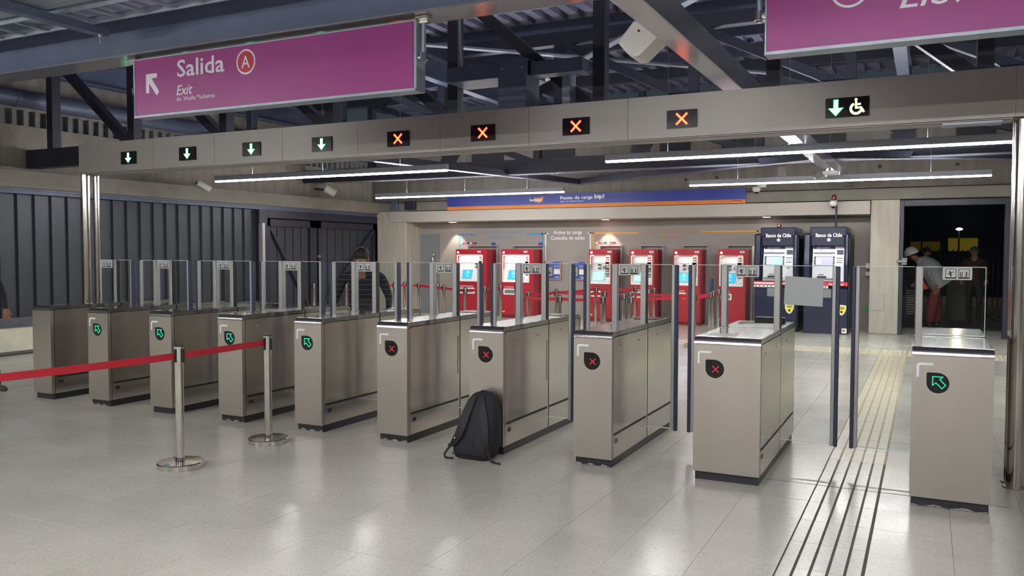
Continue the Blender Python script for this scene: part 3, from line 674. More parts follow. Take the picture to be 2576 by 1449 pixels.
MB().cyl((-1.69, 12.4, 2.188), (-1.69, 12.4, 2.72), .02, n=10).build('pole', DSTEEL, t); MB().lathe((-1.74, 12.3, 2.6), [(.0, .0), (.05, .01), (.055, .03), (.075, .04), (.075, .12), (.03, .13)], 20).build('housing', WPL, t, smooth=True)
MB().lathe((-1.74, 12.3, 2.57), [(0, 0), (.03, .008), (.05, .04)], 16).build('lens_dome', BLACK, t, smooth=True)
MB().box(-1.83, -1.65, 12.22, 12.42, 2.72, 2.745).build('bracket', BLACK, t); MB().lathe((-1.73, 12.3, 2.745), [(.045, 0), (.05, .04), (.04, .1), (0, .105)], 16).build('beacon', BEACON, t, smooth=True)

# ------------------------------------------------------------------ turnstile gates
XS = [-9.0033, -8.0734, -7.1313, -6.1786, -5.223, -4.2952, -3.3682, -2.4405, -1.5007, -.0731]
WS = [.312]*8+[.472, .466]
ZT, ZB, YS, YE, RC = 1.046, .066, .905, 1.685, .05
YC0, YC1 = .85, .915            # columns
def arc(cy, cz, r, a0, a1, n=7): return [(cy+r*math.cos(R(a0+(a1-a0)*k/n)), cz+r*math.sin(R(a0+(a1-a0)*k/n))) for k in range(n+1)]
def led_path(pts, step):
    out = []
    for i in range(len(pts)-1):
        a, b_ = Vector(pts[i]), Vector(pts[i+1]); n = max(1, round((b_-a).length/step))
        for k in range(n): out.append(a+(b_-a)*k/n)
    return out
def pictogram(cx, zc, y, parent):
    """two square pictures, each with a figure"""
    mb = MB(); h = .036
    for s_ in (-1, 1):
        c = cx+s_*.0425
        ring_prism(mb, [(c-h, zc-h), (c+h, zc-h), (c+h, zc+h), (c-h, zc+h)], [(c-h+.004, zc-h+.004), (c+h-.004, zc-h+.004), (c+h-.004, zc+h-.004), (c-h+.004, zc+h-.004)], 'y', y-.0015, y)
        mb.box(c-h+.003, c+h-.003, y-.0015, y, zc-h+.003, zc-h+.010)
    c = cx-.0425
    mb.prism(circ(c-.006, zc+.014, .0055, 10), 'y', y-.0015, y)
    mb.prism([(c-.009, zc+.008), (c+.002, zc+.008), (c+.006, zc-.012), (c+.004, zc-.022), (c-.001, zc-.022), (c-.006, zc-.008)], 'y', y-.0015, y)
    mb.prism([(c-.024, zc-.004), (c-.022, zc-.007), (c+.002, zc+.004), (c+.02, zc+.012), (c+.019, zc+.015), (c-.004, zc+.009)], 'y', y-.0015, y)
    mb.prism(circ(c-.013, zc-.011, .003, 8), 'y', y-.0015, y); mb.prism(circ(c+.014, zc-.011, .003, 8), 'y', y-.0015, y)
    c = cx+.0425
    for dx in (-.022, -.012): mb.box(c+dx-.0025, c+dx+.0025, y-.0015, y, zc-.026, zc+.012)
    mb.prism(circ(c+.015, zc+.010, .005, 10), 'y', y-.0015, y)
    mb.prism([(c+.012, zc+.005), (c+.018, zc+.005), (c+.018, zc-.008), (c+.022, zc-.026), (c+.018, zc-.026), (c+.0145, zc-.013), (c+.008, zc-.026), (c+.004, zc-.026), (c+.011, zc-.008)], 'y', y-.0015, y)
    mb.prism([(c+.017, zc+.003), (c+.026, zc-.004), (c+.026, zc+.008), (c+.0275, zc+.008), (c+.0275, zc-.007), (c+.016, zc-.001)], 'y', y-.0015, y)
    mb.build('pictogram', BLACK, parent)
    mb = MB()
    for dx in (-.013, .014): mb.box(cx-.0425+dx-.005, cx-.0425+dx+.005, y-.0008, y, zc-.026, zc-.012)
    mb.build('pictogram_bollards', WHITE, parent)
def gate(i, label, disp, leafL, leafR, colL=True, colR=True):
    x0 = XS[i]; w = WS[i]; x1 = x0+w
    t = empty('ticket_gate', ((x0+x1)/2, .9, 0), label, 'ticket gate')
    # inner carcass
    MB().box(x0+.008, x1-.008, .012, YE-.012, ZB+.004, ZT-.012).build('carcass', DARKGAP, t)
    # casing band: front, nose, top; ring profile in y,z
    def band(outer, inner, name, m_, **k):
        mb = MB(); n = len(outer); poly = outer+inner[::-1]
        vs = []
        for X in (x0, x1): vs += [(X, u, v) for u, v in outer]+[(X, u, v) for u, v in inner]
        fs = []
        for q in range(n-1):
            fs += [(q, q+1, 2*n+q+1, 2*n+q), (n+q+1, n+q, 3*n+q, 3*n+q+1), (q, n+q, n+q+1, q+1), (2*n+q+1, 3*n+q+1, 3*n+q, 2*n+q)]
        fs += [(0, 2*n, 3*n, n), (n-1, 2*n-1, 4*n-1, 3*n-1)]
        mb.add(vs, fs); return mb.build(name, m_, t, smooth=True, **k)
    th = .038
    band([(0, ZB), (0, ZT-RC-.002)], [(th, ZB), (th, ZT-RC-.002)], 'front_panel', STEEL)
    band(arc(RC, ZT-RC, RC, 180, 90), arc(RC, ZT-RC, RC-th, 180, 90), 'nose', NOSE)
    band([(RC+.001, ZT), (.343, ZT)], [(RC+.001, ZT-th), (.343, ZT-th)], 'top_cover', TOPST)
    band([(.347, ZT), (YS-.002, ZT)], [(.347, ZT-th), (YS-.002, ZT-th)], 'top_cover', TOPST)
    band([(YS+.014, ZT), (YE-RC, ZT)]+arc(YE-RC, ZT-RC, RC, 90, 0)+[(YE, ZB)], [(YS+.014, ZT-th), (YE-RC, ZT-th)]+arc(YE-RC, ZT-RC, RC-th, 90, 0)+[(YE-th, ZB)], 'rear_cover', TOPST)
    if i != 9: MB().box(x0+.05, x1-.05, YE-.35, YE-.14, ZT, ZT+.004).build('reader_glass', SCREEN, t)
    for sx, xa, xb in (('l', x0, x0+.007), ('r', x1-.007, x1)):
        p1 = [(th+.006, ZB+.002)]+arc(th+.006+.02, ZT-th-.006-.02, .02, 180, 90, 4)+[(YS-.004, ZT-th-.006), (YS-.004, ZB+.002)]
        p2 = [(YS+.014, ZB+.002), (YS+.014, ZT-th-.004)]+arc(YE-th-.024, ZT-th-.024, .02, 90, 0, 4)+[(YE-th-.004, ZB+.002)]
        s1 = MB().prism(p1, 'x', xa, xb).build('side_panel', STEELS, t); s2 = MB().prism(p2, 'x', xa, xb).build('side_panel', STEELS, t)
        e = .0015; X_ = (xa-e, xa) if sx == 'l' else (xb, xb+e)
        MB().box(*X_, .06, .877, .242, .262).build('bump_strip', RUBBER, s1); MB().box(*X_, YS+.025, 1.63, .242, .262).build('bump_strip', RUBBER, s2)
        mb = MB()
        for y, z in ((.198, .93), (.667, .93)): mb.cyl((X_[0], y, z), (X_[1], y, z), .0095, n=10)
        mb.build('panel_lock', GREYP, s1)
        mb = MB().cyl((X_[0], 1.2, .93), (X_[1], 1.2, .93), .0095, n=10); mb.build('panel_lock', GREYP, s2)
        if i in (5, 6): MB().box(*X_, .866, .875, .5, .86).build('sensor_slot', DARKGAP, s1)
        mb = MB().box(*X_, .085, .14, .178, .212); mb.build('rating_plate', DSTEEL, s1)
    MB().box(x0+.01, x1-.01, .032, YE-.03, 0, ZB).build('plinth', PLINTH, t)
    if i in (1, 3, 4, 5, 7, 9):
        mb = MB(); n = 30; vs = []; rr = random.Random(i)
        xx0 = x0+.014; ww = (w-.03)*(1 if i != 1 else .85)
        for k in range(n+1):
            x = xx0+ww*k/n; zt_ = .006+.018*(.5+.5*math.sin(k*.55+i))*(.6+.4*rr.random()); vs += [(x, .030-rr.random()*.006, .001+rr.random()*.004), (x, .028-rr.random()*.007, zt_)]
        mb.add(vs, [(2*k, 2*k+2, 2*k+3, 2*k+1) for k in range(n)]); mb.build('torn_tape', TAPE, t)
    # columns and fixed glass
    zt = 1.556
    cols = []
    if colL: cols.append((x0+.004, x0+.052, -1))
    if colR: cols.append((x1-.052, x1-.004, 1))
    for a, b_, sd in cols:
        c = MB().box(a, b_, YC0, YC1, ZT, zt).build('column', ALU, t, bevel=.008, seg=2)
        MB().box(*((a-.006, a) if sd < 0 else (b_, b_+.006)), YC0+.01, YC1-.01, ZT, zt-.004).build('gasket', RUBBER, c)
        MB().box(a-.004, b_+.004, YC0-.006, YC1+.006, ZT, ZT+.006).build('foot_plate', ALU, c)
    gx0 = x0+.05 if colL else x0-.0
    gx1 = x1-.05 if colR else x1-.01
    def pane(name, a, b_, z0, z1, par=t, edges=('t',)):
        g_ = MB().box(a, b_, .878, .888, z0, z1).build(name, GLASS, par); e = .0035
        if 't' in edges: MB().box(a, b_, .8775, .8885, z1-e, z1+.001).build('glass_edge', GEDGE, g_)
        if 'b' in edges: MB().box(a, b_, .8775, .8885, z0-.001, z0+e+.002).build('glass_edge', GEDGE, g_)
        if 'l' in edges: MB().box(a-.001, a+e, .8775, .8885, z0, z1).build('glass_edge', GEDGE, g_)
        if 'r' in edges: MB().box(b_-e, b_+.001, .8775, .8885, z0, z1).build('glass_edge', GEDGE, g_)
        return g_
    ed = ['t'] + ([] if colL else ['l']) + ([] if colR else ['r', 'b'])
    pane('glass_pane', gx0, gx1, ZT+.004 if (colL and colR) else ZT+.006, zt-.003, edges=ed)
    cx = (x0+x1)/2+(.0 if i < 8 else -.03 if i == 8 else .04)
    if i == 0: cx = x0+.125
    if i == 5: cx += .012
    sg = MB().prism(rrect(cx-.095, cx+.095, 1.458, 1.55, .01, 3), 'y', .866, .876).build('warning_sign', PLATE, t, bevel=.002)
    pictogram(cx, 1.504, .866, sg)
    # swinging leaves
    zl0 = .165
    if leafL:
        a = x0-leafL; l_ = pane('gate_leaf', a+.045, x0-.004, zl0, zt-.003, edges=('t', 'b'))
        MB().box(a+.018, a+.046, .866, .90, zl0-.01, zt-.003).build('silver_edge', ALU, l_, bevel=.004); MB().box(a-.008, a+.018, .862, .904, zl0-.014, zt-.006).build('navy_edge', NAVY, l_, bevel=.004)
    if leafR:
        b_ = x1+leafR; l_ = pane('gate_leaf', x1+.004, b_-.045, zl0, zt-.003, edges=('t', 'b'))
        MB().box(b_-.046, b_-.018, .866, .90, zl0-.01, zt-.003).build('silver_edge', ALU, l_, bevel=.004); MB().box(b_-.018, b_+.008, .862, .904, zl0-.014, zt-.006).build('navy_edge', NAVY, l_, bevel=.004)
    # front display
    if disp:
        xc, zc, r = x0+.152, .818, .066
        td = [(xc-r, zc+r)] + [(xc-r*math.sin(0)+0, zc+r)] + [(xc+r*math.cos(R(a)), zc+r*math.sin(R(a))) for a in range(80, -181, -10)]
        td = [(xc-r, zc+r-.008), (xc-r+.008, zc+r), (xc, zc+r)]+[(xc+r*math.cos(R(a)), zc+r*math.sin(R(a))) for a in range(80, -181, -10)]
        MB().prism([(xc+(x-xc)*1.045, zc+(z-zc)*1.045) for x, z in td], 'y', -.001, .002).build('display_rim', CHROME, t)
        dp = MB().prism(td, 'y', -.003, .0).build('display', SCREEN, t)
        mb = MB(); q = .0021
        if disp == 'x':
            s_ = .021
            pts = [Vector((xc+.006+s_*k/4, zc-.002+sg2*s_*k/4)) for sg2 in (1, -1) for k in range(-4, 5)]
            q = .0021; m_ = LEDR
        else:
            k = .075; ox, oz = xc-.030, zc-.034
            P_ = [(0, 1), (.78, 1), (.55, .78), (1, .3), (.72, 0), (.25, .48), (0, .25), (0, 1)]
            pts = led_path([(ox+a*k, oz+b_*k) for a, b_ in P_], .0075); m_ = LEDG; q = .0023
        for p in pts: mb.box(p.x-q, p.x+q, -.0045, -.003, p.y-q, p.y+q)
        mb.build('led_symbol', m_, dp)
        bx, bz, th2 = x0+.028, .945, .0145
        o_ = [(bx, bz-.092), (bx, bz-.02)]+[(bx+.02+.02*math.cos(R(a)), bz-.02+.02*math.sin(R(a))) for a in (170, 150, 130, 110)]+[(bx+.02, bz), (bx+.095, bz), (bx+.095, bz-th2), (bx+.024, bz-th2), (bx+.016, bz-.02), (bx+th2, bz-.026), (bx+th2, bz-.092)]
        MB().prism(o_, 'y', -.0015, .0).build('corner_mark', BRKT, t)
    return t
gaps = [XS[i+1]-(XS[i]+WS[i]) for i in range(9)]
def half(k): return gaps[k]/2-.052
desc = ['plain steel ticket gate without display, at the far left end of the row',
        'steel ticket gate with green arrow, second in the row from the left end',
        'steel ticket gate with green arrow, seen just left of the nearer belt post',
        'steel ticket gate with green arrow crossed by the red belt end',
        'steel ticket gate with green arrow, right of both belt posts',
        'steel ticket gate with red cross, just left of the backpack gate',
        'steel ticket gate with red cross and the black backpack leaning on it',
        'narrow steel ticket gate with red cross, just right of the backpack',
        'wide steel ticket gate with red cross and papers on its top',
        'wide steel ticket gate with green arrow at the right end, beyond the grooved path']
for i in range(10):
    gate(i, desc[i], None if i == 0 else ('x' if i in (5, 6, 7, 8) else 'a'), half(i-1) if i > 0 else 0, half(i) if i < 9 else 0, colL=(i > 0), colR=(i < 9))
tag(MB().prism([(-1.0, 1.47), (-.712, 1.455), (-.718, 1.235), (-1.006, 1.246)], 'y', .871, .8775).build('taped_paper', PAPER), 'grey sheet of paper taped to the glass leaf of the wide gate lane', 'paper')
tag(MB().box(-1.345, -1.09, 1.5, 1.58, ZT, ZT+.045).build('black_box', RUBBER, bevel=.006), 'small flat black box lying on the rear top of the wide red cross gate', 'box')
tag(MB().add([(-1.42, 1.06, ZT+.002), (-1.1, 1.14, ZT+.003), (-1.12, 1.34, ZT+.006), (-1.38, 1.28, ZT+.004), (-1.42, 1.06, ZT+.0), (-1.1, 1.14, ZT+.0), (-1.12, 1.34, ZT+.0), (-1.38, 1.28, ZT+.0)], [(0, 1, 2, 3), (0, 4, 5, 1), (1, 5, 6, 2), (2, 6, 7, 3), (3, 7, 4, 0)]).build('paper_sheet', PAPERW), 'white paper sheet lying beside the black box on the wide gate', 'paper')
tag(MB().box(-1.44, -1.24, .11, .3, ZT, ZT+.002).build('paper_sheet', PAPERW), 'pale label sheet near the front edge of the wide red cross gate top', 'paper')
# grey post beyond the gates
t = empty('grey_post', (-8.9, 4.0, 0), 'pale grey square post standing beyond the left gates', 'post')
px = -9.34
t.location = (px, 4, 0)
MB().box(px-.04, px+.04, 3.97, 4.03, 0.01, 2.105).build('shaft', ALU, t, bevel=.004); MB().box(px-.09, px+.09, 3.91, 4.09, 0, .012).build('base_plate', ALU, t)

# ------------------------------------------------------------------ portal with lane signals
t = empty('gate_portal', (-4.3, .83, 0), 'long stainless steel portal beam on tubular posts over the gate row', 'portal')
PB0, PB1, PZ0, PZ1 = -9.215, .53, 2.598, 2.945
sm = [PB0, -8.85, -7.93, -6.99, -6.03, -5.066, -4.116, -3.193, -2.274, PB1]
for a, b_ in zip(sm[:-1], sm[1:]):
    MB().box(a+.0015, b_-.0015, .77, .79, PZ0, PZ1).build('beam_panel', BEAMST, t)
MB().box(PB0+.002, PB1-.002, .79, .95, PZ0+.002, PZ1-.002).build('beam_core', BEAMST, t)
MB().box(PB0+.01, PB1-.01, .76, .96, PZ0-.018, PZ0-.001).build('bottom_rail', BEAMST, t, bevel=.006)
MB().box(.08, .45, .75, .9, PZ0-.035, PZ0-.018).build('cover_strip', GALV, t)
for x, y, r in ((-9.145, .80, .052), (-9.125, .93, .034), (.585, .80, .056), (.585, .95, .056)):
    MB().cyl((x, y, 0), (x, y, PZ0-.02 if y < .9 or x < 0 else PZ1), r, n=28).build('post', POSTST, t, smooth=True)
    MB().cyl((x, y, 0), (x, y, .012), r+.02, n=28).build('post_collar', BEAMST, t, smooth=True)
MB().box(.53, .66, .77, .95, PZ0+.0, PZ1).build('end_cap', BEAMST, t)
SX = [-8.334, -7.388, -6.447, -5.506, -4.581, -3.654, -2.74, -1.812, -.559]
nth = ['far left', 'second', 'third', 'fourth', 'fifth', 'sixth', 'seventh', 'eighth', 'ninth']
YP = .768
for i, x in enumerate(SX):
    green = i < 4 or i == 8; hw = .125 if i < 8 else .152; zc = 2.742
    if i < 4: lb = 'green down arrow signal on the portal, %s from its left end' % ('first', 'second', 'third', 'fourth')[i]
    elif i < 8: lb = 'red and amber cross signal on the portal, %s of the four crosses from the left' % ('first', 'second', 'third', 'fourth')[i-4]
    else: lb = 'green arrow and yellow wheelchair signal on the portal'
    q = empty('lane_signal', (x, YP, zc), lb, 'signal')
    MB().box(x-hw, x+hw, YP-.012, YP+.002, zc-.073, zc+.073).build('screen', SCREEN, q)
    yy = YP-.0125
    if green:
        c = x if i < 8 else x-.078; k = 1. if i < 8 else 1.05
        def ar(g_): return [(c-.013*k-g_, zc+.055*k+g_), (c+.013*k+g_, zc+.055*k+g_), (c+.013*k+g_, zc-.005+g_), (c+.047*k+g_*1.6, zc-.005+g_), (c, zc-.055*k-g_*1.5), (c-.047*k-g_*1.6, zc-.005+g_), (c-.013*k-g_, zc-.005+g_)]
        MB().prism(ar(.005), 'y', yy-.001, yy+.001).build('arrow_rim', ARRH, q)
        MB().prism(ar(0), 'y', yy-.003, yy-.001).build('arrow', ARRW, q)
    if i == 8:
        c = x+.072; mb = MB(); pts = []
        rr = .042
        for a in range(120, 345, 6):
            pts += [(c-.008+rr*math.cos(R(a)), zc-.014+rr*math.sin(R(a))), (c-.008+(rr-.009)*math.cos(R(a)), zc-.014+(rr-.009)*math.sin(R(a)))]
        pts += led_path([(c-.012, zc+.035), (c-.012, zc-.012), (c+.025, zc-.012), (c+.044, zc-.048)], .0065)+led_path([(c-.006, zc+.035), (c-.006, zc-.006), (c+.028, zc-.006), (c+.05, zc-.044)], .0065)+led_path([(c-.006, zc+.014), (c+.026, zc+.014)], .0065)+led_path([(c-.006, zc+.02), (c+.026, zc+.02)], .0065)
        for a in range(0, 360, 45): pts.append((c-.01+.006*math.cos(R(a)), zc+.052+.006*math.sin(R(a))))
        for p in pts: mb.box(p[0]-.0036, p[0]+.0036, yy-.002, yy, p[1]-.0036, p[1]+.0036)
        mb.build('wheelchair_symbol', WCH, q)
    if not green:
        s_ = .042; halo = MB(); core = MB()
        for sg in (1, -1):
            halo.bar((x-s_-.004, yy, zc-sg*(s_+.004)), (x+s_+.004, yy, zc+sg*(s_+.004)), .002, .021, up=(0, 0, 1) if 0 else (0, 1, 0)) if 0 else None
            n_ = Vector((-sg, 0, 1)).normalized()*.0105
            a, b_ = Vector((x-s_-.004, 0, zc-sg*(s_+.004))), Vector((x+s_+.004, 0, zc+sg*(s_+.004)))
            halo.prism([((a+n_).x, (a+n_).z), ((b_+n_).x, (b_+n_).z), ((b_-n_).x, (b_-n_).z), ((a-n_).x, (a-n_).z)], 'y', yy-.001-.0003*sg, yy)
            for k in range(-8, 9):
                for e in (-1, 0, 1):
                    px_, pz = x+s_*k/8-sg*e*.0032, zc+sg*s_*k/8+e*.0032*1
                    core.box(px_-.0021, px_+.0021, yy-.003, yy-.001, pz-.0021, pz+.0021)
        halo.build('cross_halo', XH, q); core.build('cross', XC, q)  # wider red bars imitate glow round the amber dots

# ------------------------------------------------------------------ hanging direction signs
def hsign(x0, x1, label):
    t = empty('hanging_sign', ((x0+x1)/2, -.95, 2.79), label, 'sign')
    z0, z1 = 2.79, 3.272
    MB().box(x0+.004, x1-.004, -1.0, -.9, z0+.016, z1-.004).build('face_panel', MAGENTA, t)
    mb = MB().box(x0-.006, x1+.02, -1.008, -.88, z0-.004, z0+.014).box(x0-.006, x1+.02, -1.004, -.88, z1-.004, z1+.006).box(x0-.006, x0+.003, -1.004, -.88, z0+.014, z1-.004).box(x1-.003, x1+.02, -.995, -.88, z0+.014, z1-.004)
    mb.build('frame', GALV, t)
    for x in (x0-.045, x1+.06):
        MB().cyl((x, -.96, 3.02), (x, -.96, 3.31), .016, n=12).build('hanger_rod', GALV, t, smooth=True)
        MB().cyl((x, -.96, 3.0), (x, -.96, 3.05), .03, n=14).cyl((x, -.96, 2.985), (x, -.96, 3.0), .018, n=12).cyl((x+(.035 if x < x0 else -.035), -.96, 3.02), (x, -.96, 3.02), .026, n=12).build('clamp', CHROME, t, smooth=True)
        MB().box(x-.05, x+.05, -1.0, -.92, 3.28, 3.3).cyl((x-.04, -.96, 3.27), (x+.04, -.96, 3.27), .02, n=10).build('beam_clamp', CHROME, t)
    return t
s1 = hsign(-6.065, -3.255, 'magenta hanging sign reading Salida, Exit with an arrow, at left')
y = -1.0
MB().text('Salida', -5.565, 3.09, y, .195, .012, width=.525).build('lettering', SIGNW, s1)
MB().text('Exit', -5.575, 2.942, y, .115, .008, italic=.25, width=.182).build('lettering', SIGNW, s1)
MB().text('Av. Vicuña Mackenna', -5.576, 2.893, y, .05, .006, width=.43).build('lettering', SIGNW, s1)
a_ = [(-5.93, 3.145), (-5.81, 3.145), (-5.832, 3.10), (-5.765, 2.985), (-5.79, 2.955), (-5.87, 3.06), (-5.895, 3.02), (-5.93, 2.99)]
a_ = [(-5.93, 3.145), (-5.80, 3.145), (-5.80, 3.108), (-5.862, 3.104), (-5.775, 2.99), (-5.803, 2.957), (-5.893, 3.068), (-5.893, 2.985), (-5.93, 2.985)]
MB().prism(a_, 'y', y-.002, y).build('arrow', SIGNW, s1)
mb = MB(); mb.prism(circ(-4.813, 3.14, .098, 32), 'y', y-.002, y); mb.build('exit_letter_ring', SIGNW, s1)
c_ = MB().prism(circ(-4.813, 3.14, .084, 32), 'y', y-.003, y-.002).build('exit_letter_disc', SIGNRED, s1)
MB().text('A', -4.858, 3.092, y-.003, .135, .008, width=.09).build('exit_letter', SIGNW, c_)
s2 = hsign(-.855, 1.95, 'magenta hanging sign cut off at the top right corner, reading Elevator')
MB().text('Elevator', -.16, 2.966, y, .15, .01, italic=.25, width=.69).build('lettering', SIGNW, s2)
mb = MB(); ring_prism(mb, circ(-.41, 3.1, .1, 32), circ(-.41, 3.1, .086, 32), 'y', y-.002, y); mb.build('lift_icon', SIGNW, s2)

# ------------------------------------------------------------------ roof steelwork
t = empty('cross_beam', (-4, -.92, 3.3), 'blue-grey steel beam above the hanging signs, underside paler to imitate light on it', 'beam')
MB().box(-13.5, 6, -1.06, -.78, 3.305, 3.32).build('bottom_flange', LGST, t)  # pale steel imitates light falling on the flange underside
MB().box(-13.5, 6, -.93, -.91, 3.32, 3.66).build('web', DSTEEL2, t); MB().box(-13.5, 6, -1.02, -.82, 3.66, 3.68).build('top_flange', DSTEEL2, t)
t = empty('long_beam', (-1.48, 4, 3.01), 'pale grey steel beam running from above the camera to the back wall', 'beam')
MB().box(-1.565, -1.40, -4.5, 12.6, 3.01, 3.2).build('box_section', LGST, t, bevel=.006)
t = empty('cable_tray', (-8, -1.6, 3.5), 'galvanised ladder cable tray under the roof, top left', 'cable tray')
MB().box(-13.4, -3.2, -1.36, -1.345, 3.5, 3.56).box(-13.4, -3.2, -1.67, -1.655, 3.5, 3.56).build('side_rail', GALV, t)
for k in range(34): MB().box(-13.3+k*.3, -13.26+k*.3, -1.655, -1.36, 3.505, 3.525).build('rung', GALV, t)
t2 = empty('perforated_tray', (-8, -2.1, 3.5), 'galvanised perforated cable tray beside the ladder tray, top left', 'cable tray')
mb = MB()
for k in range(14):
    if k in (7,): continue
    mb.box(-13.4, -3.4, -2.45+k*.05, -2.45+k*.05+.044, 3.52, 3.524)
mb.box(-13.4, -3.4, -2.46, -2.45, 3.52, 3.58).box(-13.4, -3.4, -1.75, -1.74, 3.52, 3.58)
for k in range(90): mb.box(-13.4+k*.111, -13.4+k*.111+.075, -2.45, -1.75, 3.522, 3.526)
mb.build('tray_sheet', GALV, t2)
for x in (-6.17, -9.2, -12.2):
    t3 = empty('tray_bracket', (x, -1.8, 3.45), {-6.17: 'steel strut crossing under the cable trays, nearest the Salida sign', -9.2: 'middle steel strut crossing under the cable trays', -12.2: 'far left steel strut crossing under the cable trays'}[x], 'bracket')
    MB().box(x-.05, x+.05, -3.2, -1.2, 3.44, 3.5).build('strut', DSTEEL2, t3); MB().cyl((x+.02, -1.26, 3.37), (x+.02, -1.26, 3.44), .008, n=8).cyl((x+.02, -1.26, 3.42), (x+.02, -1.26, 3.44), .018, n=8).build('bolt', GALV, t3)
    MB().cyl((x, -2.6, 3.5), (x, -2.6, 5.5), .01, n=8).build('hanger_rod', GALV, t3)
def truss(Y, zb, zt, posts, lab, wch=.16, fan=None):
    t = empty('roof_truss', (-4, Y, zb), lab, 'truss')
    MB().box(-13.45, 5.9, Y-.09, Y+.09, zb, zb+.3).build('bottom_chord', DSTEEL, t)
    MB().box(-13.45, 5.9, Y-.09, Y+.09, zt-.2, zt).build('top_chord', DSTEEL, t)
    for a, b_ in zip(posts[:-1], posts[1:]):
        MB().bar((a, Y, zt-.15), (b_, Y, zb+.2), wch*.8, wch*.8).build('diagonal', DSTEEL, t)
    for p in posts: MB().box(p-.07, p+.07, Y-.075, Y+.075, zb+.3, zt-.2).build('post', DSTEEL, t)
    if fan:
        for p in fan:
            for dx in (-.75, .75): MB().bar((p, Y-.02, zb+.3), (p+dx, Y-.02, zb+1.3), .13, .13).build('fan_strut', DSTEEL, t)
            MB().box(p-.06, p+.06, Y-.08, Y+.05, zb+.3, zb+1.5).build('fan_post', DSTEEL, t)
            MB().box(p-.2, p+.2, Y-.1, Y-.09, zb+.1, zb+.4).build('gusset', DSTEEL, t)
    return t
truss(3.0, 3.03, 5.0, [-12.85+1.9*k for k in range(10)], 'dark steel roof truss just beyond the portal beam', fan=None)
truss(9.9, 3.3, 5.2, [-11.5, -7.3, -2.8, 1.8], 'dark steel roof truss above the far lamp row', fan=[-9.4, -5.05, -.4, 4.2])
truss(6.6, 3.75, 5.2, [-12.0, -9.8, -7.6, -5.4, -3.2, -1., 1.2], 'dark steel roof truss above the near lamp row')
MB().box(-13.4, 5.9, 9.78, 10.02, 3.285, 3.3).build('edge_flange', LGST, bpy.data.objects.get('roof_truss.001'))
for a, b_, lb in (((-8.9, 5.9, 3.33), (-7.4, 12.6, 3.33), 'left'), ((-7.3, 12.4, 3.33), (-1.6, 9.2, 3.33), 'middle'), ((-1.6, 9.2, 3.33), (5, 12.5, 3.33), 'right')):
    q = empty('roof_brace', a, '%s diagonal roof brace beyond the portal' % lb, 'brace')
    MB().bar(a, b_, .14, .12).build('bar', DSTEEL, q); MB().bar(Vector(a)-Vector((0, 0, .067)), Vector(b_)-Vector((0, 0, .067)), .15, .012).build('flange', LGST, q)
for X, lb in ((-12.95, 'left side'), (-7.4, 'middle'), (-.4, 'right side')):
    q = empty('roof_girder', (X, 3, 4.6), 'dark lengthwise roof girder, %s' % lb, 'girder')
    MB().box(X-.09, X+.09, -9, 12.6, 4.5, 4.53).box(X-.012, X+.012, -9, 12.6, 4.53, 4.85).box(X-.09, X+.09, -9, 12.6, 4.85, 4.88).build('section', DSTEEL2, q)
q = empty('duct_box', (-4.6, 2.6, 3.5), 'grey cable duct bending down behind the portal beam', 'duct')
MB().box(-5.05, -4.0, 2.45, 2.92, 3.62, 3.79).build('upper_arm', DSTEEL2, q, bevel=.004); MB().box(-4.35, -4.0, 2.4, 2.75, 3.1, 3.8).build('vertical_leg', DSTEEL2, q, bevel=.004); MB().box(-4.0, -3.38, 2.5, 2.7, 3.62, 3.77).build('side_arm', DSTEEL2, q, bevel=.004)
mb = MB()
for x, z in ((-4.3, 3.7), (-4.05, 3.7), (-4.3, 3.25), (-4.05, 3.25)): mb.cyl((x, 2.4, z), (x, 2.39, z), .014, n=8)
mb.build('bolt', GALV, q)
tag(MB().tube([(-5.13, 2.85, 5.3), (-5.1, 2.85, 4.2), (-5.08, 2.85, 3.6), (-5.05, 2.85, 3.2)], .018, 8).build('conduit', GALV, smooth=True), 'thin conduit running down beside the truss post behind the portal', 'conduit')
tag(MB().box(-3.72, -3.62, 2.75, 2.925, 3.2, 3.66).build('junction_box', GALV, bevel=.005), 'upright grey junction box beside a truss post above the portal', 'box')
# X bracing high under the roof
for k, (a, b_, lb) in enumerate((((-7.5, 4, 4.75), (-2.5, 9, 4.75), 'left'), ((-7.5, 9, 4.7), (-2.5, 4, 4.7), 'right'), ((-2, 1, 4.9), (3, 6, 4.9), 'near'), ((-12, 1, 4.9), (-7.5, 6, 4.9), 'far left'))):
    q = empty('cross_brace', a, '%s flat brace of the high cross bracing under the roof' % lb, 'brace'); MB().bar(a, b_, .12, .03).build('bar', GALV, q)

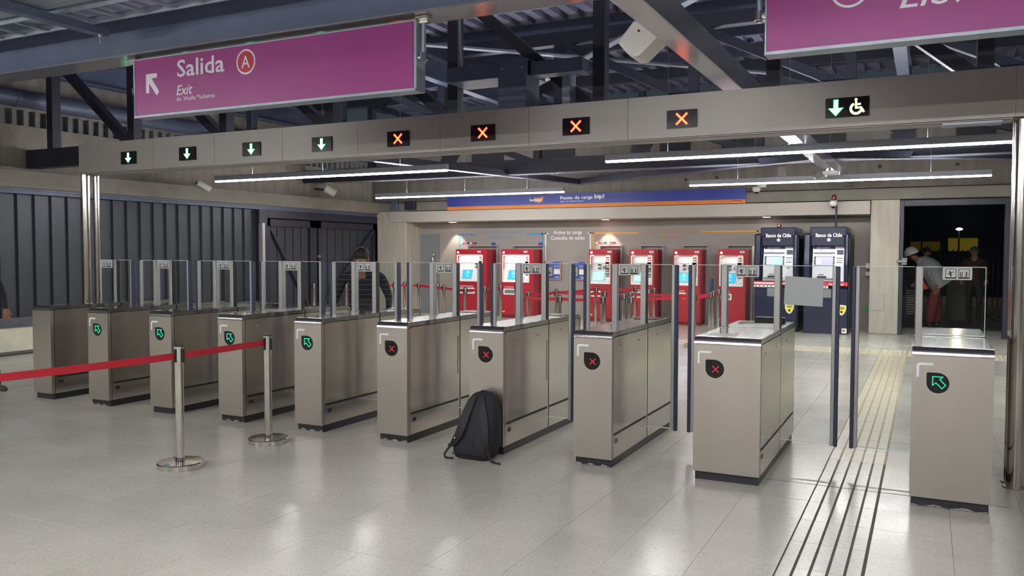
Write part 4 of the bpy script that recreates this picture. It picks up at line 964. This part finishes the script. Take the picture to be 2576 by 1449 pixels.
# ------------------------------------------------------------------ linear lamps
TUBE2 = mat('fluorescent_tube_near', (1, 1, 1), .5, emit=(1, .985, .97), es=TUBE*1.05)
def lamp(x0, x1, Y, label, z=2.92):
    t = empty('linear_lamp', ((x0+x1)/2, Y, z), label, 'lamp')
    MB().box(x0, x1, Y-.045, Y+.045, z+.012, z+.1).build('housing', mat('lamp_housing', (150, 152, 156), .45, .3), t, bevel=.004)
    MB().box(x0+.005, x1-.005, Y-.032, Y+.032, z-.012, z+.012).build('diffuser', TUBEM if z < 3 else TUBE2, t, bevel=.008)
    MB().box(x0+.05, x1-.05, Y-.02, Y+.02, z+.0992, z+.1004).build('added_fill_strip', mat('added_fill_glow', (1, 1, 1), .5, emit=(.86, .88, 1), es=TUBE*1.0), t)  # unseen glowing strip added to brighten the roof
    n = 3
    for k in range(n):
        x = x0+(x1-x0)*(.18+.64*k/(n-1)); MB().cyl((x, Y, z+.1), (x, Y, 5.6), .002, n=6).build('hanger_wire', GALV, t)
        MB().cyl((x, Y-.05, z+.02), (x, Y-.05, z+.05), .006, n=6).build('clip', GALV, t)
    return t
lamp(-11.54, -6.68, 5.2, 'lit linear lamp hanging beyond the portal, near row at left')
lamp(-4.05, .86, 5.1, 'lit linear lamp hanging beyond the portal, near row at right')
lamp(-11.61, -6.83, 10.2, 'lit linear lamp in the far row at left, before the blue banner')
lamp(-4.05, .92, 9.7, 'lit linear lamp in the far row at right, above the cash machines')
for x0, x1, Y, lb in ((-11.5, -6.6, -4.4, 'lamp over the near hall, left'), (-4, .9, -4.4, 'lamp over the near hall, above the camera'), (2.2, 5.6, -4.4, 'lamp over the near hall, right'),
                      (-11.5, -6.6, -9, 'lamp over the rear hall, left'), (-4, .9, -9, 'lamp over the rear hall, middle')):
    lamp(x0, x1, Y, 'linear '+lb, 3.1)

# ------------------------------------------------------------------ ceiling devices
t = empty('white_speaker', (-1.78, -.3, 3.1), 'white box speaker fixed to the pale long beam', 'speaker')
ring = []
mb = MB(); c0 = [(-1.96, 3.11), (-1.86, 3.0), (-1.80, 3.0), (-1.66, 3.12), (-1.7, 3.2), (-1.84, 3.25)]
mb.prism(c0, 'y', -.42, -.18); mb.build('housing', WPL, t, bevel=.02, seg=2)
MB().bar((-1.78, -.3, 3.2), (-1.56, -.3, 3.16), .04, .03).build('bracket', GALV, t); MB().cyl((-1.8, -.422, 3.17), (-1.8, -.43, 3.17), .008, n=8).build('screw', BLACK, t)
for x, Y, z, lb in ((-1.66, 5.9, 3.0, 'small wedge speaker on the long beam just beyond the near lamp row'), (-1.6, 9.0, 2.9, 'small wedge speaker on the long beam near the back wall')):
    t = empty('wedge_speaker', (x, Y, z), lb, 'speaker'); MB().prism([(x-.16, z+.04), (x-.02, z+.16), (x+.06, z+.05), (x-.1, z)], 'y', Y-.1, Y+.1).build('housing', GREYP, t, bevel=.01)
    MB().bar((x, Y, z+.1), (x+.08, Y, z+.12), .03, .03).build('bracket', GALV, t)
t = empty('box_lamp', (-1.4, 8.6, 3.0), 'small pale box lamp under the long beam', 'lamp'); MB().box(-1.55, -1.3, 8.45, 8.65, 2.93, 2.99).build('housing', ALU, t, bevel=.01); MB().cyl((-1.45, 8.55, 2.99), (-1.45, 8.55, 3.01), .02, n=8).build('bracket', GALV, t)
t = empty('dome_camera', (-3.2, 12.45, 3.0), 'white dome camera on the back wall right of the banner end', 'camera')
MB().box(-3.3, -3.12, 12.5, 12.66, 3.06, 3.12).build('bracket', WPL, t); MB().lathe((-3.3, 12.42, 2.96), [(.0, 0), (.05, .0), (.085, .03), (.085, .1), (.04, .12)], 20).build('housing', WPL, t, smooth=True); MB().lathe((-3.3, 12.42, 2.915), [(0, 0), (.035, .012), (.05, .045)], 14).build('lens_dome', BLACK, t, smooth=True)
for Y, z, lb, s_ in ((10.3, 3.15, 'white cylinder speaker high on the left wall, nearer the corner', .1), (6.35, 2.98, 'small pale floodlight on the left wall lintel', .06)):
    t = empty('wall_speaker', (-13.2, Y, z), lb, 'speaker')
    MB().cyl((-13.1, Y-.1, z+.06), (-12.93, Y+.06, z-.08), s_, n=18).build('housing', WPL, t, smooth=True); MB().bar((-13.26 if z < 3 else -13.52, Y, z+.06), (-13.05, Y, z), .04, .04).build('bracket', DSTEEL, t)
t = empty('wall_box', (-11.8, 12.6, 2.85), 'small dark speaker box on the concrete beam by the corner', 'speaker'); MB().box(-12.35, -12.05, 12.5, 12.62, 2.77, 3.0).build('housing', DSTEEL, t, bevel=.008); MB().box(-12.8, -12.6, 12.5, 12.62, 2.78, 3.02).build('housing', DSTEEL2, t, bevel=.008)

# ------------------------------------------------------------------ queue belts
def stanchion_proto():
    t = empty('belt_post', (0, 0, 0), 'polished steel belt post', 'belt post')
    MB().lathe((0, 0, 0), [(.168, 0), (.173, .006), (.173, .040), (.166, .047), (.06, .052), (0, .053)], 40).build('base', CHROME, t, smooth=True)
    MB().lathe((0, 0, .04), [(.042, 0), (.042, .012), (.034, .018), (.0325, .02)], 24).build('collar', CHROME, t, smooth=True)
    MB().cyl((0, 0, .05), (0, 0, .8), .0325, n=28).build('shaft', CHROME, t, smooth=True)
    hd = MB().lathe((0, 0, .8), [(.034, 0), (.034, .11), (.036, .115), (.036, .13), (.03, .135), (0, .136)], 28).build('head', CHROME, t, smooth=True)
    mb = MB()
    for a in (0, 90, 180, 270):
        c, s_ = math.cos(R(a)), math.sin(R(a)); mb.bar((c*.036, s_*.036, .81), (c*.036, s_*.036, .91), .022, .02, up=(c, s_, 0))
    mb.build('belt_clip', RUBBER, hd)
    MB().lathe((0, 0, .934), [(.037, 0), (.037, .006), (0, .007)], 24).build('cap', RUBBER, hd)
    return t
sp = stanchion_proto()
def belt(parent, a, b_, z0, z1, sag=.0, h=.052):
    a, b_ = Vector(a), Vector(b_); d = (b_-a).normalized(); a = a+d*.036; b_ = b_-d*.036; n = 8; vs = []; nn = Vector((-d.y, d.x, 0))*.0012
    for k in range(n+1):
        u = k/n; p = a+(b_-a)*u; z = z0+(z1-z0)*u-sag*4*u*(1-u)
        for q in (nn, -nn): vs += [(p.x+q.x, p.y+q.y, z-h/2), (p.x+q.x, p.y+q.y, z+h/2)]
    fs = []
    for k in range(n):
        i = 4*k; j = i+4; fs += [(i, i+1, j+1, j), (i+2, j+2, j+3, i+3), (i+1, i+3, j+3, j+1), (i, j, j+2, i+2)]
    return MB().add(vs, fs).build('belt', BELT, parent)
sp.location = (-5.10, -1.44, 0); tag(sp, 'nearer polished steel belt post standing before the left gates')
s2_ = dup(sp, (-5.085, -.5, 0), 'second polished steel belt post where the near red belt ends')
belt(sp, (-5.10, -1.44, 0), (-5.085, -.5, 0), .857, .872); 
bl = belt(sp, (-5.42, -3.9, 0), (-5.10, -1.44, 0), .862, .857, .012)
dup(sp, (-5.42, -3.9, 0), 'belt post outside the left edge of the photo carrying the near red belt') if False else None
s0 = dup(s2_, (-5.42, -3.9, 0), 'belt post outside the left edge of the photo holding the near red belt')
FP = {'A': (-12.3, 9.95), 'A0': (-11.375, 10.595), 'A1': (-11.469, 11.177), 'A2': (-10.731, 10.658), 'A3': (-10.341, 10.881), 'A4': (-9.481, 9.745), 'A5': (-8.493, 8.941), 'A6': (-8.476, 9.756), 'A7': (-8.549, 10.644), 'A9': (-8.36, 11.05),
      'A10': (-6.358, 7.224), 'A11': (-6.592, 7.963), 'B0': (-6.478, 8.994), 'B1': (-5.514, 6.902), 'B2': (-6.284, 10.666), 'B3': (-5.451, 8.913), 'B4': (-4.807, 7.061), 'B5': (-4.4, 7.3), 'B6': (-4.816, 8.161), 'B7': (-4.99, 9.044), 'B8': (-5.594, 11.216), 'B9': (-4.952, 10.074),
      'B10': (-5.064, 10.834), 'B11': (-3.637, 8.52), 'B12': (-3.574, 9.424), 'B13': (-3.669, 10.074), 'B14': (-3.737, 10.846), 'H0': (-12.645, 9.2), 'H1': (-12.595, 9.75)}
pos = {}
def pxx(p):
    d = Vector((p[0], p[1], .9))-CP; return d.dot(r2)/d.dot(f_)
ORD = 'first second third fourth fifth sixth seventh eighth ninth tenth eleventh twelfth thirteenth fourteenth fifteenth sixteenth seventeenth eighteenth nineteenth twentieth twenty-first twenty-second twenty-third twenty-fourth twenty-fifth twenty-sixth twenty-seventh twenty-eighth twenty-ninth thirtieth'.split()
for n_, (k, p) in enumerate(sorted(FP.items(), key=lambda q: pxx(q[1]))):
    o = dup(s2_, (p[0], p[1], 0), 'steel belt post of the queue behind the gates, %s from the left' % ORD[n_], 'belt posts before the ticket machines'); pos[k] = o
for a, b_ in (('A', 'A0'), ('A0', 'A2'), ('A2', 'A3'), ('A2', 'A4'), ('A4', 'A5'), ('A5', 'A6'), ('A6', 'A7'), ('A10', 'B1'), ('B1', 'B4'), ('A11', 'B0'), ('B0', 'B3'), ('B3', 'B7'), ('B0', 'B2'), ('B2', 'B8'), ('B5', 'B12'), ('B7', 'B12'), ('B11', 'B12'), ('B12', 'B13'), ('B13', 'B14')):
    pa, pb = FP[a], FP[b_]; belt(pos[a], (pa[0], pa[1], 0), (pb[0], pb[1], 0), .872, .872, .01)

# ------------------------------------------------------------------ backpack
bp = empty('backpack', (-3.24, -.2, 0), 'black backpack standing on the floor against a ticket gate', 'backpack')
rings = []
H = .53
prof = [(0, .132, .085), (.012, .150, .105), (.05, .168, .122), (.12, .175, .125), (.2, .172, .12), (.3, .158, .108), (.38, .142, .095), (.44, .124, .08), (.485, .102, .062), (.515, .072, .04), (.53, .03, .015)]
for z, a, d_ in prof:
    ln = .16*z/H; rg = []
    for k in range(28):
        th_ = 2*math.pi*k/28; c, s_ = math.cos(th_), math.sin(th_); e = .62
        x = -3.25+math.copysign(abs(c)**e, c)*a+.05*z/H; yy = -.155+math.copysign(abs(s_)**e, s_)*d_+ln*.4+.012*math.sin(3*th_+z*9)*.4
        rg.append((x, yy, z+.004*math.sin(2*th_)))
    rings.append(rg)
MB().loft(rings).build('body', CLOTH, bp, smooth=True)
def strap(name, pts, w_, th_, m_=CLOTH2, tw=None):
    mb = MB(); P_ = [Vector(p) for p in pts]; rg = []
    for i, p in enumerate(P_):
        d_ = (P_[min(i+1, len(P_)-1)]-P_[max(i-1, 0)]).normalized(); ww = w_[i] if isinstance(w_, (list, tuple)) else w_
        nrm = Vector((0, -1, .15)); sd = d_.cross(nrm).normalized(); nn = sd.cross(d_).normalized()
        rg.append([p-sd*ww/2-nn*th_/2, p+sd*ww/2-nn*th_/2, p+sd*ww/2+nn*th_/2, p-sd*ww/2+nn*th_/2])
    return mb.loft(rg).build(name, m_, bp, bevel=.002, smooth=True)
def yf(z):   # front surface y of the body at height z
    for (z0, a0, d0), (z1, a1, d1) in zip(prof[:-1], prof[1:]):
        if z <= z1: u = (z-z0)/(z1-z0); return -.155-(d0+(d1-d0)*u)+.16*z/H*.4
    return -.15
strap('shoulder_strap', [(-3.245, yf(.5)-.004, .505), (-3.262, yf(.45)-.012, .46), (-3.285, yf(.36)-.018, .37), (-3.305, yf(.27)-.02, .28), (-3.33, yf(.2)-.018, .2), (-3.375, yf(.14)-.005, .13), (-3.415, -.24, .098)], [.045, .06, .07, .07, .065, .05, .03], .014)
strap('shoulder_strap', [(-3.19, yf(.5)-.002, .5), (-3.165, yf(.44)-.01, .44), (-3.135, yf(.34)-.012, .34), (-3.115, yf(.24)-.012, .24), (-3.10, yf(.15)-.012, .15), (-3.09, -.25, .09), (-3.085, -.24, .06)], [.04, .055, .065, .065, .055, .04, .03], .014)
strap('webbing', [(-3.415, -.24, .1), (-3.44, -.26, .06), (-3.452, -.275, .03), (-3.44, -.285, .01), (-3.41, -.29, .006), (-3.365, -.285, .008)], .022, .003)
strap('webbing', [(-3.085, -.24, .062), (-3.07, -.25, .03), (-3.05, -.262, .012), (-3.0, -.275, .006), (-2.965, -.28, .006)], .022, .003)
MB().box(-3.432, -3.4, -.262, -.238, .09, .115).build('buckle', RUBBER, bp, bevel=.004); MB().box(-3.1, -3.07, -.255, -.232, .05, .072).build('buckle', RUBBER, bp, bevel=.004)
MB().tube([(-3.24, -.085, .505), (-3.235, -.07, .528), (-3.19, -.07, .53), (-3.175, -.085, .508)], .008, 8).build('grab_handle', CLOTH2, bp, smooth=True)
MB().tube([(x, yf(.05)-.001+.004*abs(x+3.235)/.17, .045-.0*x) for x in [-3.39+.031*k for k in range(11)]], .004, 6).build('bottom_seam', CLOTH2, bp, smooth=True)
MB().tube([(-3.22, yf(.48)-.002, .48), (-3.215, yf(.36)-.003, .36), (-3.21, yf(.22)-.003, .22), (-3.21, yf(.1)-.002, .1)], .0035, 6).build('back_seam', CLOTH2, bp, smooth=True)
MB().box(-3.365, -3.358, yf(.17)-.02, yf(.17)-.012, .165, .178).build('white_tag', WHITE, bp)

bp.scale = (1.05, 1.02, 1.0); bp.location.x += .02
# ------------------------------------------------------------------ people
def person(name, loc, J, mats, label, extra=None, hand='both', rotz=0):
    """J: joints in local coordinates (facing -y). One continuous skinned body."""
    t = empty(name, loc, label, 'person')
    V = []; E = []; RA = []; EM = []
    def jn(p, r): V.append(tuple(p)); RA.append(r if isinstance(r, tuple) else (r, r)); return len(V)-1
    def ch(start, pts, m_):
        cur = start
        for p, r in pts:
            k = jn(p, r); E.append((cur, k)); EM.append(m_); cur = k
        return cur
    pel = jn(J['pelvis'], J.get('rp', (.155, .11)))
    chest = ch(pel, [(J['waist'], J.get('rw', (.15, .105))), (J['chest'], J.get('rc', (.175, .12)))], 0)
    up = ch(chest, [(J['upper'], J.get('ru', (.14, .095)))], 0)
    nk = ch(up, [(J['neck'], .055)], 2)
    hb = ch(nk, [(J['head0'], (.068, .075))], 2); hc = ch(hb, [(J['head1'], (.078, .095)), (J['head2'], (.06, .07))], 2)
    for s_ in ('l', 'r'):
        sh = ch(up, [(J['sh'+s_], .075)], 0); el = ch(sh, [(J['el'+s_], .05)], 0); wr = ch(el, [(J['wr'+s_], .032)], 0)
        d_ = (Vector(J['wr'+s_])-Vector(J['el'+s_])).normalized(); pm = ch(wr, [(Vector(J['wr'+s_])+d_*.07, (.038, .02))], 2)
        sd = d_.cross(Vector((0, 1, 0)))
        if sd.length < .1: sd = Vector((1, 0, 0))
        sd.normalize(); c0 = Vector(J['wr'+s_])+d_*.07; k_ = 1 if s_ == 'l' else -1
        for q in range(4):
            o_ = sd*(.028-.0185*q); L = (.068, .078, .074, .058)[q]
            ch(pm, [(c0+o_+d_*.03, .0105), (c0+o_+d_*(.03+L*.5)+Vector((0, -.008, 0)), .0095), (c0+o_+d_*(.03+L*.85)+Vector((0, -.028, 0)), .0075)], 2)
        ch(wr, [(Vector(J['wr'+s_])+d_*.03+sd*.035*1+Vector((0, -.012, 0)), .013), (Vector(J['wr'+s_])+d_*.07+sd*.05+Vector((0, -.02, 0)), .01)], 2)
        hp = ch(pel, [(J['hp'+s_], .09)], 1); kn = ch(hp, [(J['kn'+s_], J.get('rk', .062))], 1); an = ch(kn, [(J['an'+s_], J.get('ra', .045))], 1)
        ft = Vector(J['an'+s_]); ch(an, [((ft.x, ft.y+.03, .04), .04), ((ft.x+J.get('tx', 0), ft.y-.13, .035), (.045, .03))], 3)
    me = bpy.data.meshes.new('body'); me.from_pydata(V, E, []); o = bpy.data.objects.new('body', me); COL.objects.link(o)
    md = o.modifiers.new('s', 'SKIN'); 
    for k, r in enumerate(RA): me.skin_vertices[0].data[k].radius = r
    me.skin_vertices[0].data[0].use_root = True; md.use_smooth_shade = True; md.branch_smoothing = .3
    ss = o.modifiers.new('u', 'SUBSURF'); ss.levels = 2; ss.render_levels = 2
    dg = bpy.context.evaluated_depsgraph_get(); nm_ = bpy.data.meshes.new_from_object(o.evaluated_get(dg))
    bpy.data.objects.remove(o)
    nm_.materials.clear()
    for mm in mats: nm_.materials.append(mm)
    seg = [(Vector(V[a]), Vector(V[b_]), m_) for (a, b_), m_ in zip(E, EM)]
    for p in nm_.polygons:
        c = p.center; best = 9; bm_ = 0
        for a, b_, m_ in seg:
            ab = b_-a; u = max(0, min(1, (c-a).dot(ab)/max(ab.length_squared, 1e-9))); dd = (c-(a+ab*u)).length
            if m_ == 2 and a.z > 1.2 and False: pass
            if dd < best: best = dd; bm_ = m_
        p.material_index = bm_
    nm_.shade_smooth()
    b = bpy.data.objects.new('body', nm_); COL.objects.link(b); b.parent = t
    t.rotation_euler = (0, 0, rotz)
    return t
def face(t, c, d_, up, skin=SKIN, hair=HAIR, cap=None):
    """face details and hair: c head centre local, d_ facing, up axis"""
    c, d_, up = Vector(c), Vector(d_).normalized(), Vector(up).normalized(); sd = d_.cross(up).normalized(); up = sd.cross(d_)
    def L(a, b_, e): return c+sd*a+d_*b_+up*e
    def ell(name, cc, ra, rb, rc, m_, lo=-90, hi=90, n=18, k=9):
        rings = []
        for i in range(k+1):
            ph = R(lo+(hi-lo)*i/k); rr = max(.02, math.cos(ph)); rings.append([cc+sd*(ra*rr*math.cos(2*math.pi*q/n))+d_*(rb*rr*math.sin(2*math.pi*q/n))+up*(rc*math.sin(ph)) for q in range(n)])
        mb = MB(); og = origin(t); mb.loft([[p+og for p in rg] for rg in rings]); return mb.build(name, m_, t, smooth=True)
    for s_ in (-1, 1):
        ell('eye', L(.032*s_, .083, .0), .012, .008, .007, WHITE, n=8, k=4); ell('pupil', L(.032*s_, .09, .0), .005, .003, .005, BLACK, n=8, k=4); ell('ear', L(.083*s_, -.005, -.01), .012, .022, .03, skin, n=8, k=5)
    ell('nose', L(0, .098, -.028), .013, .018, .022, skin, n=8, k=5); ell('mouth', L(0, .086, -.062), .024, .006, .006, mat('lips', (130, 76, 70), .5), n=8, k=4)
    if hair: ell('hair', L(0, -.028, .035), .093, .1, .1, hair, lo=-20)
    return ell
J0 = dict(pelvis=(0, 0, .92), waist=(0, .0, 1.06), chest=(0, 0, 1.22), upper=(0, .01, 1.36), neck=(0, -.02, 1.45), head0=(0, -.05, 1.5), head1=(0, -.065, 1.57), head2=(0, -.06, 1.61),
          shl=(.19, .01, 1.36), shr=(-.19, .01, 1.36), ell=(.29, .02, 1.1), elr=(-.29, .02, 1.1), wrl=(.26, -.17, .95), wrr=(-.26, -.17, .95), hpl=(.1, 0, .86), hpr=(-.1, 0, .86),
          knl=(.11, -.02, .48), knr=(-.11, -.02, .48), anl=(.11, .02, .09), anr=(-.11, .02, .09))
J1 = dict(J0); J1.update(rp=(.18, .13), rw=(.2, .15), rc=(.215, .15), ru=(.17, .11), shl=(.23, .01, 1.35), shr=(-.23, .01, 1.35), ell=(.325, .02, 1.1), elr=(-.325, .02, 1.1), wrl=(.33, -.1, .9), wrr=(-.31, -.15, .95))
ma = person('person', (-6.19, 2.35, 0), J1, [STRIPE, JEANS, SKIN, SHOE], 'man in a dark striped sweater standing behind the gates, head bowed', rotz=.45)
face(ma, (0, -.065, 1.575), (0, -1, -.35), (0, -.35, 1))
# leftmost figure, mostly outside the frame
J2 = dict(J0); J2.update(knl=(.13, -.1, .48), anl=(.16, -.16, .09), anr=(-.1, .1, .09), tx=.06)
lf = person('person', (-10.03, .0, 0), J2, [DKCL, JEANS, SKIN, SHOE], 'person in dark jeans and brown shoes cut off at the left edge', rotz=1.25)
face(lf, (0, -.065, 1.575), (0, -1, 0), (0, 0, 1))
# bending worker in the doorway
J3 = dict(pelvis=(.12, 0, 1.0), waist=(.06, 0, 1.13), chest=(-.05, 0, 1.3), upper=(-.14, 0, 1.42), neck=(-.23, -.01, 1.49), head0=(-.29, -.02, 1.53), head1=(-.37, -.02, 1.58), head2=(-.41, -.02, 1.61),
          rp=(.18, .15), rw=(.2, .16), rc=(.22, .17), ru=(.18, .14), shl=(-.06, -.16, 1.42), shr=(-.1, .16, 1.42), ell=(.0, -.26, 1.14), elr=(-.2, .2, 1.15), wrl=(.1, -.24, .95), wrr=(-.3, .1, 1.0),
          hpl=(.16, -.09, .92), hpr=(.12, .1, .92), rk=.125, ra=.105, knl=(.05, -.1, .5), knr=(.12, .12, .5), anl=(.02, -.09, .1), anr=(.16, .12, .1))
_wk = 0
wk = person('person', (.07, 15.2, 0), J3, [GREYJ, MAROON, SKIN, SHOE], 'bending worker in white helmet, grey jacket and maroon trousers in the doorway')
el_ = face(wk, (-.39, -.02, 1.58), (-1, 0, -.45), (-.45, 0, 1))
hm = el_('helmet', Vector((-.385, -.02, 1.645)), .135, .155, .165, HELM, lo=-8); el_('helmet_brim', Vector((-.41, -.02, 1.635)), .15, .19, .012, HELM)
mb = MB(); pth = [((.24, .90), .25, -.5), ((.17, 1.02), .245, -.45), ((.08, 1.18), .25, -.5), ((-.02, 1.32), .25, -.55), ((-.11, 1.43), .215, -.6), ((-.18, 1.5), .15, -.65), ((-.215, 1.535), .12, -.7)]
rg_ = []
for (cx_, cz_), rr_, tl in pth:
    dv = Vector((-math.sin(.62), 0, math.cos(.62))); sv = Vector((math.cos(.62), 0, math.sin(.62)))
    rg_.append([Vector((.07+cx_, 15.2, cz_))+sv*(rr_*.92*math.cos(2*math.pi*q_/24)+.012*math.sin(5*q_+cz_*20))+Vector((0, rr_*math.sin(2*math.pi*q_/24), 0)) for q_ in range(24)])
mb.loft(rg_).build('jacket', GREYJ, wk, smooth=True)
el_('hood', Vector((-.2, 0, 1.49)), .15, .12, .09, GREYJ)
MB().prism([(.07-.3, 1.12), (.07-.2, 1.16), (.07-.02, .86), (.07-.12, .84)], 'y', 14.98, 15.02).build('orange_vest_flap', HIVIS, wk)
MB().prism([(.14, .98), (.07+.11, 1.0), (.07+.13, .96), (.17, .94)], 'y', 14.955, 14.96).build('jacket_badge', DKCL, wk)
J4 = dict(J0)
w2 = person('person', (-.02, 15.9, 0), J4, [DKCL, JEANS, SKIN, SHOE], 'dark-haired person in dark clothes right behind the bending worker', rotz=.3); w2.scale = (1, 1, 1.06)
face(w2, (0, -.065, 1.575), (0, -1, 0), (0, 0, 1))
w3 = person('person', (1.0, 16.4, 0), J4, [mat('dim_orange_vest', (58, 32, 28), .8), DKCL, SKIN, SHOE], 'shadowy person in a dark cap and dull orange vest at the right of the doorway', rotz=-.1); w3.scale = (1, 1, 1.08)
e3 = face(w3, (0, -.065, 1.575), (0, -1, 0), (0, 0, 1), hair=None); e3('cap', Vector((0, -.07, 1.6)), .1, .12, .09, NAVY, lo=-5)

# ------------------------------------------------------------------ outdoors beyond the doorway
og_ = MB().box(-20, 20, 14.6, 60, -.3, -.002).build('outdoor_ground', EXTG); tag(og_, kind='structure')
tag(MB().box(.45, 1.0, 16.9, 17.3, 0, 1.05).build('concrete_block', EXTW, bevel=.03), 'low concrete block standing outside the doorway', 'block')
t = empty('far_building', (.8, 31, 0), 'distant building with a yellow lit wall seen through the doorway', 'building')
MB().box(-6, 9, 31, 35, 0, 6).build('dark_wall', mat('night_wall', (44, 50, 54), .9, var=.2, scale=1), t); MB().box(.7, 1.75, 30.95, 31, 1.75, 2.25).build('yellow_wall', YWALL, t); MB().box(-.6, .45, 30.95, 31, 1.75, 2.12).build('yellow_wall', mat('yellow_wall_faint_glow', (110, 90, 30), .8, emit=(.5, .36, .03), es=.035), t)  # yellow patches glow in place of street lamp light
for x in (-.2, .7, 1.1): MB().box(x-.03, x+.03, 30.9, 30.95, 1.6, 2.4).build('mullion', DKCL, t)
t = empty('street_lamp', (1.07, 30, 0), 'bright street lamp glowing beyond the doorway', 'lamp')
MB().cyl((1.07, 30, 0), (1.07, 30, 2.6), .03, n=10).build('pole', RUBBER, t); MB().lathe((1.07, 29.8, 2.52), [(0, 0), (.1, .02), (.12, .06), (.05, .1)], 16).build('lamp_head', mat('street_light', (1, 1, .9), .5, emit=(1, .96, .8), es=9), t, smooth=True)
t = empty('bar_fence', (1, 24, 0), 'dark vertical bar fence outside beyond the doorway', 'fence')
for k in range(14): MB().box(.3+k*.14, .33+k*.14, 24, 24.03, 0, 1.78).build('bar', DSTEEL, t)
MB().box(.2, 2.3, 24, 24.03, 1.6, 1.64).build('rail', DSTEEL, t); MB().bar((.3, 23.98, 1.62), (1.4, 23.98, 1.1), .03, .04).build('brace', DSTEEL, t)
t = empty('reflected_slats', (-.33, 16.2, 0), 'stack of pale slats imitating what the door glass reflects at left', 'reflection')  # slats modelled in place of a mirror image in the door glass
for k in range(11): MB().box(-.42, -.25, 16.15, 16.25, .2+k*.055, .215+k*.055).build('slat', SILV, t)
MB().box(-.44, -.42, 16.15, 16.25, 0, .85).box(-.25, -.23, 16.15, 16.25, 0, .85).build('frame', DSTEEL, t)
